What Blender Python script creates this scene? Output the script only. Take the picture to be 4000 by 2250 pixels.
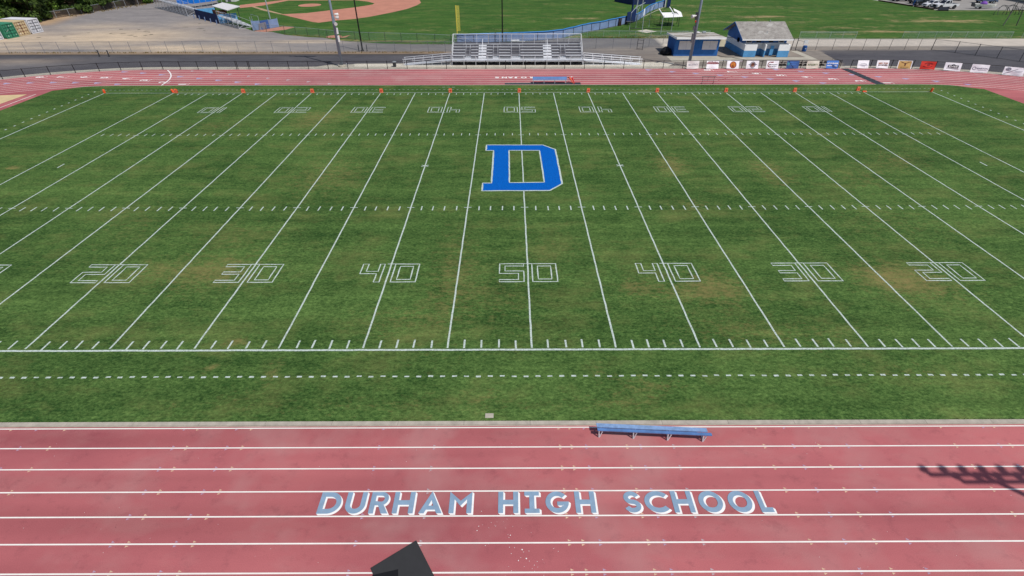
import bpy, bmesh, math, random
from mathutils import Vector, Matrix
R = math.radians
random.seed(7)
for o in list(bpy.data.objects): bpy.data.objects.remove(o)
scene = bpy.context.scene
col = scene.collection

# ------------------------------------------------------------------ camera
CAM = (-1.11898, -19.43731, 18.75805); PITCH = 0.6436916; YAW = 0.0026596; ROLL = 0.0010393
def cam_vec(a, b, d):
    c, s = math.cos(-ROLL), math.sin(-ROLL); a, b = c*a - s*b, s*a + c*b
    c, s = math.cos(PITCH), math.sin(PITCH); y = c*d + s*b; z = -s*d + c*b
    c, s = math.cos(YAW), math.sin(YAW)
    return Vector((c*a + s*y, -s*a + c*y, z))
cd = bpy.data.cameras.new('camera'); cam = bpy.data.objects.new('camera', cd); col.objects.link(cam)
cd.sensor_width = 36; cd.lens = 36*1937.4595/4000; cd.clip_start = .5; cd.clip_end = 3000
X, Y, Z = cam_vec(1, 0, 0), cam_vec(0, 1, 0), cam_vec(0, 0, -1)
cam.matrix_world = Matrix(((X.x, Y.x, Z.x, CAM[0]), (X.y, Y.y, Z.y, CAM[1]), (X.z, Y.z, Z.z, CAM[2]), (0, 0, 0, 1)))
scene.camera = cam
# ------------------------------------------------------------------ sky and sun
SUN_EL = R(57); SUN_DIR = Vector((0.763*math.cos(SUN_EL), -0.646*math.cos(SUN_EL), math.sin(SUN_EL)))
w = bpy.data.worlds.new("World"); scene.world = w; w.use_nodes = True
nt = w.node_tree; bg = nt.nodes['Background']; sky = nt.nodes.new('ShaderNodeTexSky')
sky.sky_type = 'NISHITA'; sky.sun_disc = False; sky.sun_elevation = SUN_EL
sky.sun_rotation = math.atan2(SUN_DIR.x, SUN_DIR.y)
nt.links.new(sky.outputs[0], bg.inputs[0]); bg.inputs[1].default_value = 0.085
sd = bpy.data.lights.new('sun', 'SUN'); sd.energy = 3.7; sd.angle = R(0.53); sd.color = (1, .955, .89)
so = bpy.data.objects.new('sun', sd); col.objects.link(so); so.location = (40, -40, 80)
so.rotation_euler = (-SUN_DIR).to_track_quat('-Z', 'Y').to_euler()
scene.view_settings.view_transform = 'Standard'; scene.view_settings.look = 'None'
scene.view_settings.exposure = 0.0; scene.view_settings.gamma = 1

# ------------------------------------------------------------------ materials
def srgb(r, g, b):
    f = lambda v: (v/255/12.92) if v/255 <= .04045 else ((v/255+.055)/1.055)**2.4
    return (f(r), f(g), f(b), 1)
MATS = {}
def nodes(name):
    m = bpy.data.materials.new(name); m.use_nodes = True
    t = m.node_tree; b = t.nodes['Principled BSDF']; MATS[name] = m
    return m, t, b
def noise(t, scale, detail=4, rough=.55, vec=None, stretch=(1, 1, 1), off=(0, 0, 0)):
    tc = t.nodes.new('ShaderNodeTexCoord'); mp = t.nodes.new('ShaderNodeMapping')
    mp.inputs['Scale'].default_value = stretch; mp.inputs['Location'].default_value = off
    t.links.new(tc.outputs['Object'], mp.inputs[0])
    n = t.nodes.new('ShaderNodeTexNoise'); n.inputs['Scale'].default_value = scale
    n.inputs['Detail'].default_value = detail; n.inputs['Roughness'].default_value = rough
    t.links.new(mp.outputs[0], n.inputs['Vector'])
    return n.outputs['Fac']
def ramp(t, fac, p0, p1, c0=(0, 0, 0, 1), c1=(1, 1, 1, 1)):
    r = t.nodes.new('ShaderNodeValToRGB'); e = r.color_ramp.elements
    e[0].position = p0; e[0].color = c0; e[1].position = p1; e[1].color = c1
    t.links.new(fac, r.inputs[0]); return r.outputs[0]
def mix(t, fac, a, b, mode='MIX'):
    m = t.nodes.new('ShaderNodeMix'); m.data_type = 'RGBA'; m.blend_type = mode
    for i, v in ((0, fac), (6, a), (7, b)):
        if isinstance(v, (int, float)): m.inputs[i].default_value = v
        elif isinstance(v, tuple): m.inputs[i].default_value = v
        else: t.links.new(v, m.inputs[i])
    return m.outputs[2]
def math_(t, op, a, b):
    m = t.nodes.new('ShaderNodeMath'); m.operation = op
    for i, v in ((0, a), (1, b)):
        if isinstance(v, (int, float)): m.inputs[i].default_value = v
        else: t.links.new(v, m.inputs[i])
    return m.outputs[0]
def bump(t, b, h, strength=.3, dist=.05):
    n = t.nodes.new('ShaderNodeBump'); n.inputs['Strength'].default_value = strength; n.inputs['Distance'].default_value = dist
    t.links.new(h, n.inputs['Height']); t.links.new(n.outputs[0], b.inputs['Normal'])
def paint(name, rgb, rough=.6, var=.12, scale=2., metal=0, spec=.3):
    """plain surface with weathering: two noise scales varying the colour"""
    m, t, b = nodes(name)
    c = srgb(*rgb)
    lo = tuple(v*(1-var*1.6) for v in c[:3])+(1,); hi = tuple(min(1, v*(1+var)) for v in c[:3])+(1,)
    a = ramp(t, noise(t, scale, 5), .32, .68, lo, hi)
    d = ramp(t, noise(t, scale*9, 3), .3, .75, (1-var, 1-var, 1-var, 1), (1, 1, 1, 1))
    t.links.new(mix(t, 1., a, d, 'MULTIPLY'), b.inputs['Base Color'])
    b.inputs['Roughness'].default_value = rough; b.inputs['Metallic'].default_value = metal
    b.inputs['Specular IOR Level'].default_value = spec
    return m
def grass(name, dark, light, dry, stripe=.35, attr=True, fine=7., drybase=.0, band=0., pk=3.2, pn=2.6, mx=.72):
    m, t, b = nodes(name)
    n1 = noise(t, .09, 5, .6, stretch=(.7, 1, 1))
    n2 = noise(t, .55, 5, .65, stretch=(.28, 1, 1), off=(3, 9, 0))
    n3 = noise(t, fine, 4, .7, stretch=(.7, 1, 1))
    n4 = noise(t, 2.3, 4, .6, stretch=(.45, 1, 1), off=(11, 2, 0))
    f = math_(t, 'ADD', math_(t, 'MULTIPLY', n1, .22), math_(t, 'MULTIPLY', n2, .22))
    f = math_(t, 'ADD', f, math_(t, 'MULTIPLY', n4, .22)); f = math_(t, 'ADD', f, math_(t, 'MULTIPLY', n3, .46))
    c = ramp(t, f, .46, .66, srgb(*dark), srgb(*light))
    # mowing passes along the field (across x) and a few crossing ones
    s1 = noise(t, .9, 2, .5, stretch=(.012, 1, 1), off=(0, 4, 0))
    c = mix(t, stripe, c, ramp(t, s1, .4, .6, (.66, .68, .68, 1), (1.2, 1.16, 1.18, 1)), 'MULTIPLY')
    if band:
        s2 = noise(t, .8, 2, .5, stretch=(1, .012, 1), off=(5, 4, 0))
        c = mix(t, band, c, ramp(t, s2, .42, .58, (.7, .72, .7, 1), (1.15, 1.12, 1.1, 1)), 'MULTIPLY')
    c = mix(t, 1., c, ramp(t, noise(t, 5.5, 7, .85, stretch=(.6, 1, 1), off=(2, 8, 0)), .38, .64, (.50, .54, .50, 1), (1.36, 1.3, 1.34, 1)), 'MULTIPLY')
    yell = ramp(t, noise(t, .35, 6, .7, off=(40, 3, 0), stretch=(.6, 1, 1)), .5, .78)
    c = mix(t, math_(t, 'MULTIPLY', yell, .42+drybase), c, srgb(128, 126, 76))
    if attr:
        at = t.nodes.new('ShaderNodeAttribute'); at.attribute_name = 'dry'
        k = math_(t, 'ADD', at.outputs['Fac'], math_(t, 'MULTIPLY', math_(t, 'SUBTRACT', noise(t, pn, 8, .85, stretch=(.5, 1, 1), off=(7, 7, 0)), .53), pk))
        k = math_(t, 'MULTIPLY', ramp(t, k, .12, .95), mx)
        k = math_(t, 'MULTIPLY', k, math_(t, 'GREATER_THAN', at.outputs['Fac'], .02))
        c = mix(t, k, c, srgb(*dry))
    t.links.new(c, b.inputs['Base Color']); b.inputs['Roughness'].default_value = .95
    b.inputs['Specular IOR Level'].default_value = .08
    bump(t, b, noise(t, 16, 3, .8, stretch=(.8, 1, 1)), .55, .05)
    return m
def wire_mesh(name, rgb, pitch=.11, dens=.16, rough=.5):
    m, t, b = nodes(name)
    tc = t.nodes.new('ShaderNodeTexCoord'); sp = t.nodes.new('ShaderNodeSeparateXYZ'); t.links.new(tc.outputs['Object'], sp.inputs[0])
    xy = math_(t, 'ADD', sp.outputs[0], math_(t, 'MULTIPLY', sp.outputs[1], .83))
    g = []
    for sgn in ('ADD', 'SUBTRACT'):
        v = math_(t, sgn, xy, sp.outputs[2]); v = math_(t, 'FRACT', math_(t, 'DIVIDE', v, pitch), 0)
        g.append(math_(t, 'LESS_THAN', v, dens))
    a = math_(t, 'MAXIMUM', g[0], g[1])
    tr = t.nodes.new('ShaderNodeBsdfTransparent'); mx = t.nodes.new('ShaderNodeMixShader')
    t.links.new(a, mx.inputs[0]); t.links.new(tr.outputs[0], mx.inputs[1]); t.links.new(b.outputs[0], mx.inputs[2])
    b.inputs['Base Color'].default_value = srgb(*rgb); b.inputs['Roughness'].default_value = rough
    t.links.new(mx.outputs[0], t.nodes['Material Output'].inputs['Surface'])
    return m

grass('turf', (44, 75, 34), (94, 123, 64), (140, 124, 80), .34, True, 8., .06, .18)
grass('outfield_turf', (44, 80, 34), (82, 116, 52), (164, 142, 106), .3, True, 5., .12, .0, 4.5, .42, .85)
def turf_paint(name, rgb, cover=.9):
    m, t, b = nodes(name)
    k = ramp(t, noise(t, 9, 6, .85), .28, .55)
    k2 = math_(t, 'MULTIPLY', k, ramp(t, noise(t, 1.3, 3, .6), .2, .45, (cover*.72,)*3+(1,), (1, 1, 1, 1)))
    t.links.new(mix(t, k2, srgb(*(82, 108, 66)) if rgb[0] > 50 else srgb(0, 60, 130), srgb(*rgb)), b.inputs['Base Color'])
    b.inputs['Roughness'].default_value = .9; b.inputs['Specular IOR Level'].default_value = .1
    bump(t, b, noise(t, 22, 3, .8), .6, .04); return m
turf_paint('turf_white', (198, 209, 206)); turf_paint('turf_blue', (0, 96, 188), 1.)
def track_mat():
    m, t, b = nodes('track_red')
    n1 = noise(t, .11, 5, .6, stretch=(.55, 1, 1)); n2 = noise(t, .5, 5, .6, stretch=(.5, 1, 1), off=(3, 3, 0)); n3 = noise(t, 30, 3, .7)
    c = ramp(t, n1, .36, .64, srgb(157, 86, 91), srgb(179, 103, 105))
    c = mix(t, math_(t, 'MULTIPLY', ramp(t, n2, .5, .72), .42), c, srgb(170, 124, 121))
    c = mix(t, math_(t, 'MULTIPLY', ramp(t, noise(t, 1.6, 6, .75, off=(5, 5, 0), stretch=(.8, 1, 1)), .54, .78), .6), c, srgb(122, 68, 74))
    c = mix(t, 1., c, ramp(t, n3, .3, .7, (.86, .86, .86, 1), (1.1, 1.1, 1.1, 1)), 'MULTIPLY')
    c = mix(t, 1., c, ramp(t, noise(t, .5, 3, .5, stretch=(.05, 1, 1), off=(2, 6, 0)), .38, .62, (.88, .87, .87, 1), (1.1, 1.11, 1.11, 1)), 'MULTIPLY')
    c = mix(t, math_(t, 'MULTIPLY', ramp(t, noise(t, .16, 4, .6, off=(13, 2, 0)), .52, .64), .4), c, srgb(172, 130, 128))
    sc = math_(t, 'MULTIPLY', ramp(t, noise(t, 7, 3, .7, off=(1, 4, 0), stretch=(1, .6, 1)), .66, .72), ramp(t, noise(t, .45, 3, .5, off=(21, 4, 0)), .55, .62))
    c = mix(t, math_(t, 'MULTIPLY', sc, .55), c, srgb(96, 54, 60))
    t.links.new(c, b.inputs['Base Color']); b.inputs['Roughness'].default_value = .85; b.inputs['Specular IOR Level'].default_value = .2
    bump(t, b, noise(t, 60, 2, .6), .25, .01)
track_mat()
def ground_mat():
    m, t, b = nodes('ground')
    at = t.nodes.new('ShaderNodeVertexColor'); at.layer_name = 'Col'
    n2 = noise(t, .35, 6, .65, stretch=(.35, 1, 1)); n3 = noise(t, 7, 4, .7); n4 = noise(t, 1.3, 5, .7, stretch=(.5, 1, 1), off=(9, 1, 0))
    c = mix(t, 1., at.outputs[0], ramp(t, n2, .3, .7, (.76, .76, .79, 1), (1.2, 1.18, 1.14, 1)), 'MULTIPLY')
    c = mix(t, .8, c, ramp(t, n4, .3, .7, (.82, .82, .82, 1), (1.12, 1.12, 1.1, 1)), 'MULTIPLY')
    c = mix(t, 1., c, ramp(t, n3, .25, .75, (.8, .8, .8, 1), (1.16, 1.16, 1.16, 1)), 'MULTIPLY')
    t.links.new(c, b.inputs['Base Color']); b.inputs['Roughness'].default_value = .95; b.inputs['Specular IOR Level'].default_value = .15
    bump(t, b, n3, .4, .03)
ground_mat()
paint('line_white', (236, 232, 226), .6, .05, 1.5); paint('line_faint', (206, 150, 154), .7, .1, .8)
paint('letter_blue', (132, 158, 182), .65, .07, 3.); paint('letter_white', (238, 236, 234), .6, .03, 3.)
paint('arrow_violet', (176, 146, 168), .7, .1, 2.); paint('arrow_yellow', (212, 176, 150), .7, .1, 2.); paint('arrow_grey', (180, 160, 165), .7, .1, 2.)
paint('concrete', (178, 172, 158), .85, .1, .8); paint('concrete_light', (206, 199, 184), .85, .07, .8)
paint('kerb', (176, 168, 156), .85, .12, 2.5); paint('path', (192, 182, 170), .9, .07, .5)
paint('clay', (186, 128, 108), .95, .07, .4); paint('dirt', (176, 148, 116), .95, .14, .6); paint('sand', (205, 182, 140), .95, .06, 1.)
paint('asphalt', (104, 103, 106), .9, .12, .5); paint('asphalt_warm', (134, 126, 118), .9, .12, .7); paint('lot', (150, 146, 142), .9, .08, .4)
paint('black_metal', (20, 20, 22), .5, .1, 3.); paint('dark_metal', (60, 62, 66), .5, .1, 3.); paint('black_mat', (52, 58, 66), .85, .1, 2.)
paint('black_board', (50, 50, 52), .8, .06, 2.); paint('jet_black', (13, 14, 20), .7, .1, 2.)
paint('galvanised', (168, 176, 182), .45, .08, 3., .15, .5); paint('pole_grey', (136, 150, 166), .5, .06, 2., .05)
paint('aluminium', (206, 208, 214), .4, .05, 1.5, .1, .5); paint('alu_bright', (240, 242, 246), .35, .03, 1.5, .05, .5)
paint('alu_grey', (112, 112, 120), .5, .08, 2., .3); paint('fence_grey', (122, 124, 132), .5, .08, 2., .2)
paint('bench_blue', (88, 126, 180), .6, .12, 2.5); paint('bench_worn', (128, 158, 200), .6, .14, 5.)
paint('orange', (236, 84, 40), .6, .05, 4.); paint('orange_pale', (246, 150, 110), .6, .05, 4.); paint('red', (205, 24, 28), .6, .05, 4.)
paint('white', (240, 240, 240), .6, .03, 3.); paint('off_white', (214, 212, 212), .6, .05, 2.)
paint('wall_navy', (46, 104, 174), .7, .10, 1.2); paint('wall_blue', (96, 162, 214), .7, .10, 1.2); paint('wall_white', (248, 248, 248), .7, .03, 1.)
paint('screen_blue', (124, 146, 186), .7, .10, .7); paint('trim_blue', (58, 128, 196), .6, .10, 1.); paint('tarp_blue', (10, 110, 205), .7, .08, 1.)
paint('screen_navy', (22, 44, 92), .7, .12, 1.); paint('shutter', (214, 208, 210), .6, .04, 1.)
paint('glass_dark', (26, 30, 38), .12, .1, 2., 0, .5); paint('brown_wall', (116, 76, 58), .8, .1, 1.); paint('cream', (216, 206, 178), .7, .05, 1.)
paint('green_steel', (62, 138, 108), .55, .12, 1.); paint('tan_steel', (206, 186, 148), .55, .12, 1.); paint('white_steel', (222, 222, 228), .5, .07, 1.)
paint('roof_worn', (190, 188, 184), .9, .06, 2.); paint('arrow_lilac', (166, 158, 194), .7, .1, 2.); paint('green_deep', (24, 76, 62), .6, .1, 2.); paint('stain', (92, 88, 72), .9, .2, 3.); paint('yellow', (230, 208, 88), .5, .05, 2.); paint('timber', (70, 50, 42), .9, .15, 1.); paint('bark', (74, 60, 48), .95, .2, 2.)
paint('rust', (128, 60, 44), .9, .15, 1.); paint('blue_can', (30, 84, 150), .5, .1, 2.); paint('tyre', (24, 24, 26), .8, .1, 4.)
paint('brown_bag', (56, 40, 34), .8, .15, 4.); paint('purple', (128, 78, 178), .7, .1, 3.)
for n_, c_ in (('maroon', (130, 34, 46)), ('amber', (200, 122, 50)), ('brown_ink', (92, 52, 40)), ('grey_ink', (126, 126, 140)), ('faint_ink', (168, 166, 176)),
               ('banner_blue', (60, 92, 150)), ('banner_sky', (72, 126, 206)), ('banner_cream', (214, 208, 194)), ('green_ink', (110, 128, 84)),
               ('banner_white', (246, 246, 252)), ('banner_grey', (222, 218, 216)), ('banner_tan', (196, 160, 100)), ('banner_red', (206, 54, 42)),
               ('teal', (60, 140, 150)), ('dark_red_ink', (140, 30, 32)), ('black_ink', (36, 32, 42)), ('copper_ink', (176, 118, 92)), ('logo_blue', (30, 120, 200))):
    paint(n_, c_, .7, .04, 3.)
for n_, c_ in (('car_white', (232, 232, 236)), ('car_dark', (44, 52, 56)), ('car_blue', (88, 108, 136)), ('car_black', (22, 24, 28)), ('car_brown', (88, 48, 40)), ('boat_white', (236, 236, 226))):
    paint(n_, c_, .3, .03, 1., .1, .5)
for n_, c_ in (('letter_blue', (132, 158, 182)), ('letter_white', (238, 236, 234))):
    t = MATS[n_].node_tree; b = t.nodes['Principled BSDF']; src = b.inputs['Base Color'].links[0].from_socket
    k = math_(t, 'MULTIPLY', ramp(t, noise(t, 9, 6, .85, off=(4, 4, 0)), .56, .74), .45)
    t.links.new(mix(t, k, src, srgb(176, 120, 124)), b.inputs['Base Color'])
# shingle roof: grey with rows of shingles and lighter worn areas
m_, t_, b_ = nodes('shingle')
c_ = ramp(t_, noise(t_, 1.1, 6, .7), .3, .7, srgb(128, 122, 118), srgb(170, 166, 160))
br = t_.nodes.new('ShaderNodeTexBrick'); tc_ = t_.nodes.new('ShaderNodeTexCoord'); t_.links.new(tc_.outputs['Object'], br.inputs['Vector'])
br.inputs['Scale'].default_value = 1.; br.inputs['Brick Width'].default_value = .34; br.inputs['Row Height'].default_value = .16; br.inputs['Mortar Size'].default_value = .012
br.inputs['Color1'].default_value = (1.08, 1.08, 1.08, 1); br.inputs['Color2'].default_value = (.86, .86, .86, 1); br.inputs['Mortar'].default_value = (.62, .62, .62, 1)
t_.links.new(mix(t_, 1., c_, br.outputs[0], 'MULTIPLY'), b_.inputs['Base Color']); b_.inputs['Roughness'].default_value = .95
m_, t_, b_ = nodes('flat_roof')
c_ = ramp(t_, noise(t_, .9, 6, .7, stretch=(.4, 1, 1)), .42, .62, srgb(120, 112, 100), srgb(200, 196, 190))
t_.links.new(c_, b_.inputs['Base Color']); b_.inputs['Roughness'].default_value = .95
def leaf(name, a, bcol):
    m, t, b = nodes(name)
    g = t.nodes.new('ShaderNodeNewGeometry')
    c = mix(t, g.outputs['Random Per Island'], srgb(*a), srgb(*bcol))
    c = mix(t, 1., c, ramp(t, noise(t, .5, 4, .6), .35, .65, (.6, .6, .6, 1), (1.25, 1.25, 1.2, 1)), 'MULTIPLY')
    t.links.new(c, b.inputs['Base Color']); b.inputs['Roughness'].default_value = .75; b.inputs['Specular IOR Level'].default_value = .2
    return m
leaf('leaves', (22, 40, 16), (78, 100, 40)); leaf('leaves_fresh', (30, 56, 18), (92, 120, 42)); leaf('leaves_olive', (36, 46, 20), (94, 98, 46))
leaf('weeds', (98, 88, 48), (150, 128, 78))
wire_mesh('mesh_grey', (140, 146, 154), .12, .06); wire_mesh('mesh_green', (130, 156, 140), .12, .09); wire_mesh('mesh_black', (26, 26, 28), .1, .05)
wire_mesh('mesh_net', (34, 40, 34), .14, .16); wire_mesh('mesh_alu', (170, 180, 192), .12, .06); wire_mesh('mesh_yellow', (205, 200, 90), .08, .42)
wire_mesh('mesh_brown', (70, 60, 52), .12, .42)

# ------------------------------------------------------------------ mesh builder
def curve_fill(splines):
    """fill closed 2-D outlines (holes allowed) -> verts, faces"""
    cu = bpy.data.curves.new('tmp', 'CURVE'); cu.dimensions = '2D'; cu.fill_mode = 'BOTH'
    for s in splines:
        sp = cu.splines.new('POLY'); sp.points.add(len(s)-1); sp.use_cyclic_u = True
        for i, p in enumerate(s): sp.points[i].co = (p[0], p[1], 0, 1)
    o = bpy.data.objects.new('tmp', cu); col.objects.link(o)
    dg = bpy.context.evaluated_depsgraph_get(); me = o.evaluated_get(dg).to_mesh()
    v = [tuple(x.co[:2]) for x in me.vertices]; f = [tuple(p.vertices) for p in me.polygons]
    o.evaluated_get(dg).to_mesh_clear(); bpy.data.objects.remove(o); bpy.data.curves.remove(cu)
    return v, f
_tc = {}
def text_fill(s, bold=.0):
    k = (s, bold)
    if k not in _tc:
        cu = bpy.data.curves.new('tmp', 'FONT'); cu.body = s; cu.size = 1; cu.fill_mode = 'BOTH'; cu.dimensions = '2D'; cu.offset = bold; cu.resolution_u = 3
        o = bpy.data.objects.new('tmp', cu); col.objects.link(o)
        dg = bpy.context.evaluated_depsgraph_get(); me = o.evaluated_get(dg).to_mesh()
        v = [tuple(x.co[:2]) for x in me.vertices]; f = [tuple(p.vertices) for p in me.polygons]
        o.evaluated_get(dg).to_mesh_clear(); bpy.data.objects.remove(o); bpy.data.curves.remove(cu)
        x0 = min(a[0] for a in v); x1 = max(a[0] for a in v); y0 = min(a[1] for a in v); y1 = max(a[1] for a in v)
        _tc[k] = ([((a[0]-x0)/(x1-x0), (a[1]-y0)/(y1-y0)) for a in v], f)
    return _tc[k]
class MB:
    def __init__(s): s.v = []; s.f = []; s.m = []; s.cur = 0; s.sm = False
    def add(s, vs, fs):
        o = len(s.v); s.v += [tuple(v) for v in vs]; s.f += [tuple(i+o for i in f) for f in fs]; s.m += [s.cur]*len(fs); return s
    def box(s, x0, x1, y0, y1, z0, z1):
        return s.add([(x0,y0,z0),(x1,y0,z0),(x1,y1,z0),(x0,y1,z0),(x0,y0,z1),(x1,y0,z1),(x1,y1,z1),(x0,y1,z1)],
                     [(3,2,1,0),(4,5,6,7),(0,1,5,4),(1,2,6,5),(2,3,7,6),(3,0,4,7)])
    def hull8(s, a, b):       # two quads (lists of 4 points) joined into a solid
        return s.add(list(a)+list(b), [(3,2,1,0),(4,5,6,7),(0,1,5,4),(1,2,6,5),(2,3,7,6),(3,0,4,7)])
    def prism(s, pts, z0, z1):
        n = len(pts); v, f = curve_fill([pts])
        s.add([(x,y,z1) for x,y in v], f)
        s.add([(x,y,z0) for x,y in pts]+[(x,y,z1) for x,y in pts], [(i,(i+1)%n,n+(i+1)%n,n+i) for i in range(n)]); return s
    def flat(s, splines, z, T=None):
        v, f = curve_fill(splines)
        return s.add([(T(x,y) if T else (x,y,z)) for x,y in v], f)
    def text(s, st, T, bold=0.):    # T maps unit box (0..1,0..1) to 3-D
        v, f = text_fill(st, bold); return s.add([T(x,y) for x,y in v], f)
    def tube(s, pts, r, n=8, r1=None, cap=True):
        P = [Vector(p) for p in pts]; rings = []
        for i, p in enumerate(P):
            d = (P[min(i+1,len(P)-1)]-P[max(i-1,0)]).normalized()
            a = d.cross(Vector((0,0,1)) if abs(d.z) < .9 else Vector((1,0,0))).normalized(); b = d.cross(a)
            rr = r if r1 is None else r+(r1-r)*i/(len(P)-1)
            rings.append([p+(a*math.cos(2*math.pi*k/n)+b*math.sin(2*math.pi*k/n))*rr for k in range(n)])
        vs = [v for q in rings for v in q]; fs = []
        for i in range(len(P)-1):
            for k in range(n): fs.append((i*n+k, i*n+(k+1)%n, (i+1)*n+(k+1)%n, (i+1)*n+k))
        if cap: fs += [tuple(range(n))[::-1], tuple((len(P)-1)*n+k for k in range(n))]
        return s.add(vs, fs)
    def bar(s, p, q, wd, th):     # rectangular bar between two points, wd horizontal, th other way
        p, q = Vector(p), Vector(q); d = (q-p).normalized()
        a = d.cross(Vector((0,0,1)) if abs(d.z) < .95 else Vector((0,1,0))).normalized()*wd/2; b = a.cross(d).normalized()*th/2
        return s.hull8([p-a-b,p+a-b,p+a+b,p-a+b],[q-a-b,q+a-b,q+a+b,q-a+b])
    def lathe(s, prof, c, n=16):  # prof: list of (r,z)
        vs = []; fs = []
        for r, z in prof:
            for k in range(n): vs.append((c[0]+r*math.cos(2*math.pi*k/n), c[1]+r*math.sin(2*math.pi*k/n), c[2]+z))
        for i in range(len(prof)-1):
            for k in range(n): fs.append((i*n+k, i*n+(k+1)%n, (i+1)*n+(k+1)%n, (i+1)*n+k))
        fs += [tuple(range(n))[::-1], tuple((len(prof)-1)*n+k for k in range(n))]
        return s.add(vs, fs)
    def quad(s, a, b, c, d): return s.add([a,b,c,d], [(0,1,2,3)])
    def strip(s, pts, wd, z, jit=0., closed=False):   # flat painted line following pts
        n = len(pts); L = []
        for i in range(n):
            p = pts[i]; a = pts[i-1] if (i > 0 or closed) else p; b = pts[(i+1) % n] if (i < n-1 or closed) else p
            dx, dy = b[0]-a[0], b[1]-a[1]; l = math.hypot(dx, dy) or 1; nx, ny = -dy/l, dx/l
            j = random.uniform(-jit, jit); h = wd/2*(1+random.uniform(-jit, jit)*5)
            L.append(((p[0]+nx*(j+h), p[1]+ny*(j+h), z), (p[0]+nx*(j-h), p[1]+ny*(j-h), z)))
        vs = [v for q in L for v in q]; m = n if closed else n-1
        return s.add(vs, [(2*i, 2*i+1, (2*i+3) % (2*n), (2*i+2) % (2*n)) for i in range(m)])
    def build(s, name, mats, parent=None, local=False, smooth=False):
        me = bpy.data.meshes.new(name)
        off = Vector((0,0,0))
        if parent is not None and not local:
            p = parent
            while p is not None: off = off+p.location; p = p.parent
        if parent is None and s.v:
            off = Vector((sum(v[0] for v in s.v)/len(s.v), sum(v[1] for v in s.v)/len(s.v), min(v[2] for v in s.v))) if not local else Vector((0,0,0))
        me.from_pydata([(v[0]-off.x, v[1]-off.y, v[2]-off.z) for v in s.v], [], s.f)
        if isinstance(mats, str): mats = [mats]
        for q in mats: me.materials.append(MATS[q])
        for i, p in enumerate(me.polygons): p.material_index = s.m[i]; p.use_smooth = smooth
        me.update()
        bm = bmesh.new(); bm.from_mesh(me)
        if s.sm is False and not getattr(s, 'nonorm', False): bmesh.ops.recalc_face_normals(bm, faces=bm.faces)
        bm.to_mesh(me); bm.free()
        o = bpy.data.objects.new(name, me); col.objects.link(o)
        if parent is not None: o.parent = parent
        else: o.location = off
        return o
def flatsheet(name, pts, z, mat, label=None):
    b = MB(); b.flat([pts], z); b.nonorm = True
    me = bpy.data.meshes.new(name); me.from_pydata(b.v, [], b.f); me.materials.append(MATS[mat]); me.update()
    for p in me.polygons:
        if p.normal.z < 0: p.flip()
    o = bpy.data.objects.new(name, me); col.objects.link(o); o['kind'] = 'structure'
    return o
def paintobj(name, b, mats):      # painted markings: upward faces, origin at world zero
    o = b.build(name, mats, None, local=True)
    for p in o.data.polygons:
        if p.normal.z < 0: p.flip()
    o['kind'] = 'structure'; return o
def thing(name, label, cat, loc=(0, 0, 0), group=None, rz=0):
    o = bpy.data.objects.new(name, None); col.objects.link(o); o.location = loc; o.rotation_euler[2] = rz
    o['label'] = label; o['category'] = cat
    if group: o['group'] = group
    return o
def tag(o, label, cat, group=None):
    o['label'] = label; o['category'] = cat
    if group: o['group'] = group
    return o
def stuff(o, label=None, cat=None):
    o['kind'] = 'stuff'
    if label: o['label'] = label
    if cat: o['category'] = cat
    return o
def clone(root, loc, rz=0, label=None, group=None):
    r = root.copy(); col.objects.link(r); r.location = loc; r.rotation_euler[2] = rz
    if label: r['label'] = label
    if group: r['group'] = group
    for ch in list(root.children):
        c = ch.copy(); col.objects.link(c); c.parent = r
        for g in list(ch.children): d = g.copy(); col.objects.link(d); d.parent = c
    return r

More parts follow.
